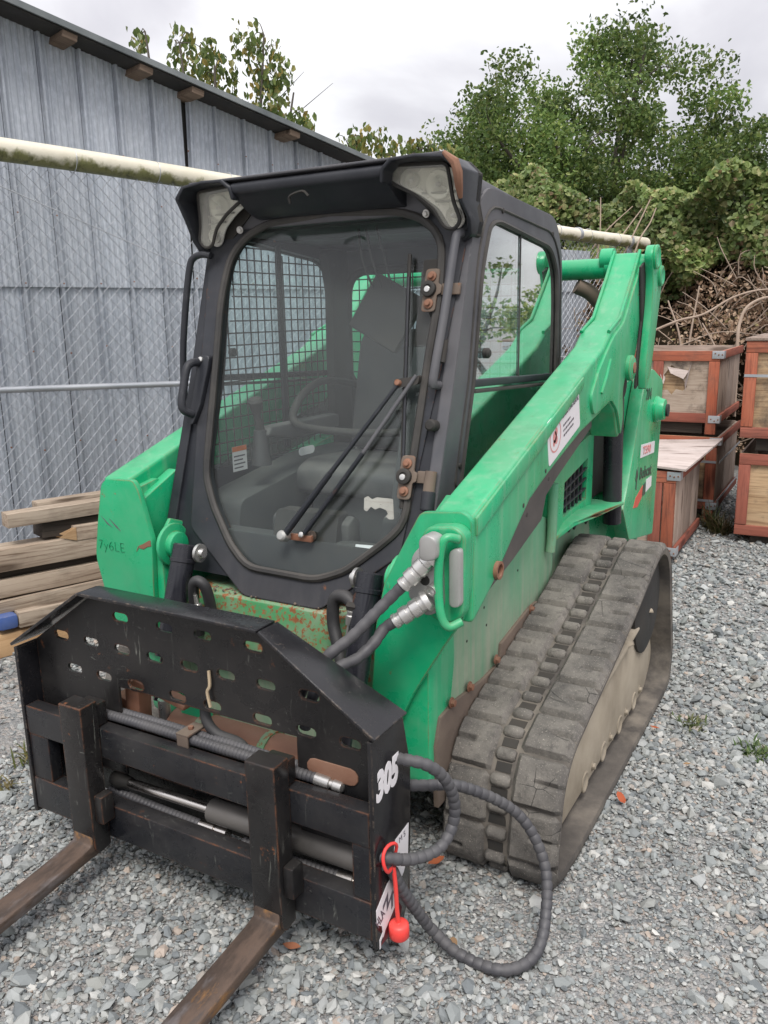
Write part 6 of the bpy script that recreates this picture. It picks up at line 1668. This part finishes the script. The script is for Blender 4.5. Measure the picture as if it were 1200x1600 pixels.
# forks: shank with hook, tine sloping down to the ground
for xc, lab in ((-.3235, 'fork on the left, partly out of view'), (.336, 'fork on the right')):
    w = .044; tw = .039
    sh = MB().prism(rp([(-.058, .125), (-.058, .560, .004), (.0, .562, .004), (.0, .485), (.0, .112), (-.04, .105)], .006), 'yz', xc-w, xc+w)
    f_ = lb(FP(sh.build('fork', M['black_worn'], None, .005)), lab)
    FP(MB().b2((xc-w*.8, .001, .477), (xc+w*.8, .040, .545)).build('hook', M['black_worn'], None, .004), f_)
    FP(MB().b2((xc+w*.98, -.045, .205), (xc+w+.03, .0, .29)).build('cylinder_lug', M['black_worn'], None, .006), f_)
    prof = [(-.0, .108), (-.03, .102), (-.07, .100), (-.30, .076), (-1.12, .010), (-1.15, .012), (-1.14, .020), (-.30, .106), (-.10, .130), (-.066, .138), (-.060, .155), (-.0575, .165), (.0, .165)]
    FP(MB().prism(prof, 'yz', xc-tw-.001, xc+tw-.001).build('tine', M['tine'], None, .005), f_)
# lettering and emblem on the side plate: 305, white block mark, warning label
AX3, AZ3 = (0, 1, .12), (0, .0, 1)
text_obj('number', '305', .098, M['white'], SPR, (.6168, .012, .503), (0, 1, .06), AZ3, shear=.25, offset=.0052, xs_=.70, extrude=.0005)
FP(MB().prism([(.002, .185), (.0, .225), (.055, .262), (.112, .275), (.105, .215), (.098, .185), (.045, .150), (.03, .130), (.025, .165)], 'yz', .616, .6169).build('emblem_panel', M['white']), SPR)
for pts in ([(.030, .205), (.048, .222), (.048, .190), (.070, .212), (.070, .180), (.078, .186), (.078, .230), (.056, .208), (.056, .240), (.030, .218)],
            [(.080, .215), (.098, .232), (.097, .238), (.080, .222)]):
    FP(MB().prism(pts, 'yz', .6169, .6175).build('emblem_mark', M['ink']), SPR)
text_obj('emblem_text', 'HLA', .040, M['ink'], SPR, (.6175, .006, .172), (0, 1, .55), AZ3, offset=.001, xs_=.5, extrude=.0003)
FP(MB().prism([(.012, .075+.06), (.040, .155), (.10, .19), (.10, .182), (.044, .146), (.018, .128), (.018, .11), (.012, .11)], 'yz', .616, .6168).build('emblem_outline', M['white']), SPR)
FP(MB().prism([(.018, .115), (.046, .143), (.105, .180), (.125, .150), (.11, .112)], 'yz', .6155, .6166).build('emblem_ground', M['darkred']), SPR)
wl = FP(MB().prism([(.098, .355), (.166, .362), (.160, .275), (.135, .240), (.088, .215), (.080, .29)], 'yz', .616, .6168).build('warning_label', M['white']), SPR)
text_obj('label_text', 'M 5', .022, M['ink'], SPR, (.6172, .115, .335), (0, 1, .1), AZ3, extrude=.0003)
# hoses from the couplers down behind the backplate, and the two loose loops on the right
e1 = pa+da*.105; e2 = pb+db*.105
FP(ribbed(MB(), [tuple(e1), tuple(e1+da*.05), (.478, .272, .862), (.43, .22, .80), (.385, .17, .755), (.34, .13, .68), (.31, .12, .60)], .0150, .0006, .034).build('hydraulic_hose', M['hose']))
FP(ribbed(MB(), [tuple(e2), tuple(e2+db*.04), (.472, .262, .778), (.445, .22, .745), (.418, .17, .733), (.38, .12, .68), (.35, .115, .58)], .0148, .0006, .034).build('hydraulic_hose', M['hose']))
h1 = FP(ribbed(MB(), [(.58, .13, .55), (.63, .125, .56), (.68, .15, .545), (.705, .195, .49), (.712, .23, .41), (.708, .225, .345), (.695, .175, .31), (.665, .10, .318), (.632, .045, .343), (.60, .03, .35)], .0140, .0014, .024).build('hydraulic_hose', M['hose']))
lb(h1, 'small upper loop of sleeved hose beside the side plate')
h2 = FP(ribbed(MB(), [(.58, .19, .44), (.63, .22, .44), (.70, .32, .40), (.80, .44, .285), (.875, .44, .17), (.912, .36, .080), (.918, .265, .026), (.865, .188, .018), (.755, .182, .018), (.675, .185, .055), (.648, .145, .135), (.635, .085, .24), (.625, .055, .31), (.60, .04, .32)], .0140, .0014, .024).build('hydraulic_hose', M['hose']))
lb(h2, 'big loop of sleeved hose hanging down to the gravel')
# red dust cap
cap = MB().ring([(.634+.004*math.sin(a*2), .040+.030*math.cos(a), .350+.034*math.sin(a)) for a in np.linspace(0, 2*math.pi, 19)[:-1]], .0042, 8, closed=True)
cap.ring(smooth([(.636, .052, .318), (.640, .054, .26), (.640, .058, .20), (.642, .062, .150)], 5), .0055, 8)
cap.lathe((.642, .062, .160), (0, .03, -1), [(0, .008), (.002, .020), (.006, .0245), (.022, .0255), (.038, .0245), (.042, .021), (.043, .003)], 20)
tag(cap.build('dust_cap', M['red'], None, angle=50), 'red rubber dust cap hanging by its strap from the hose end', 'dust cap')
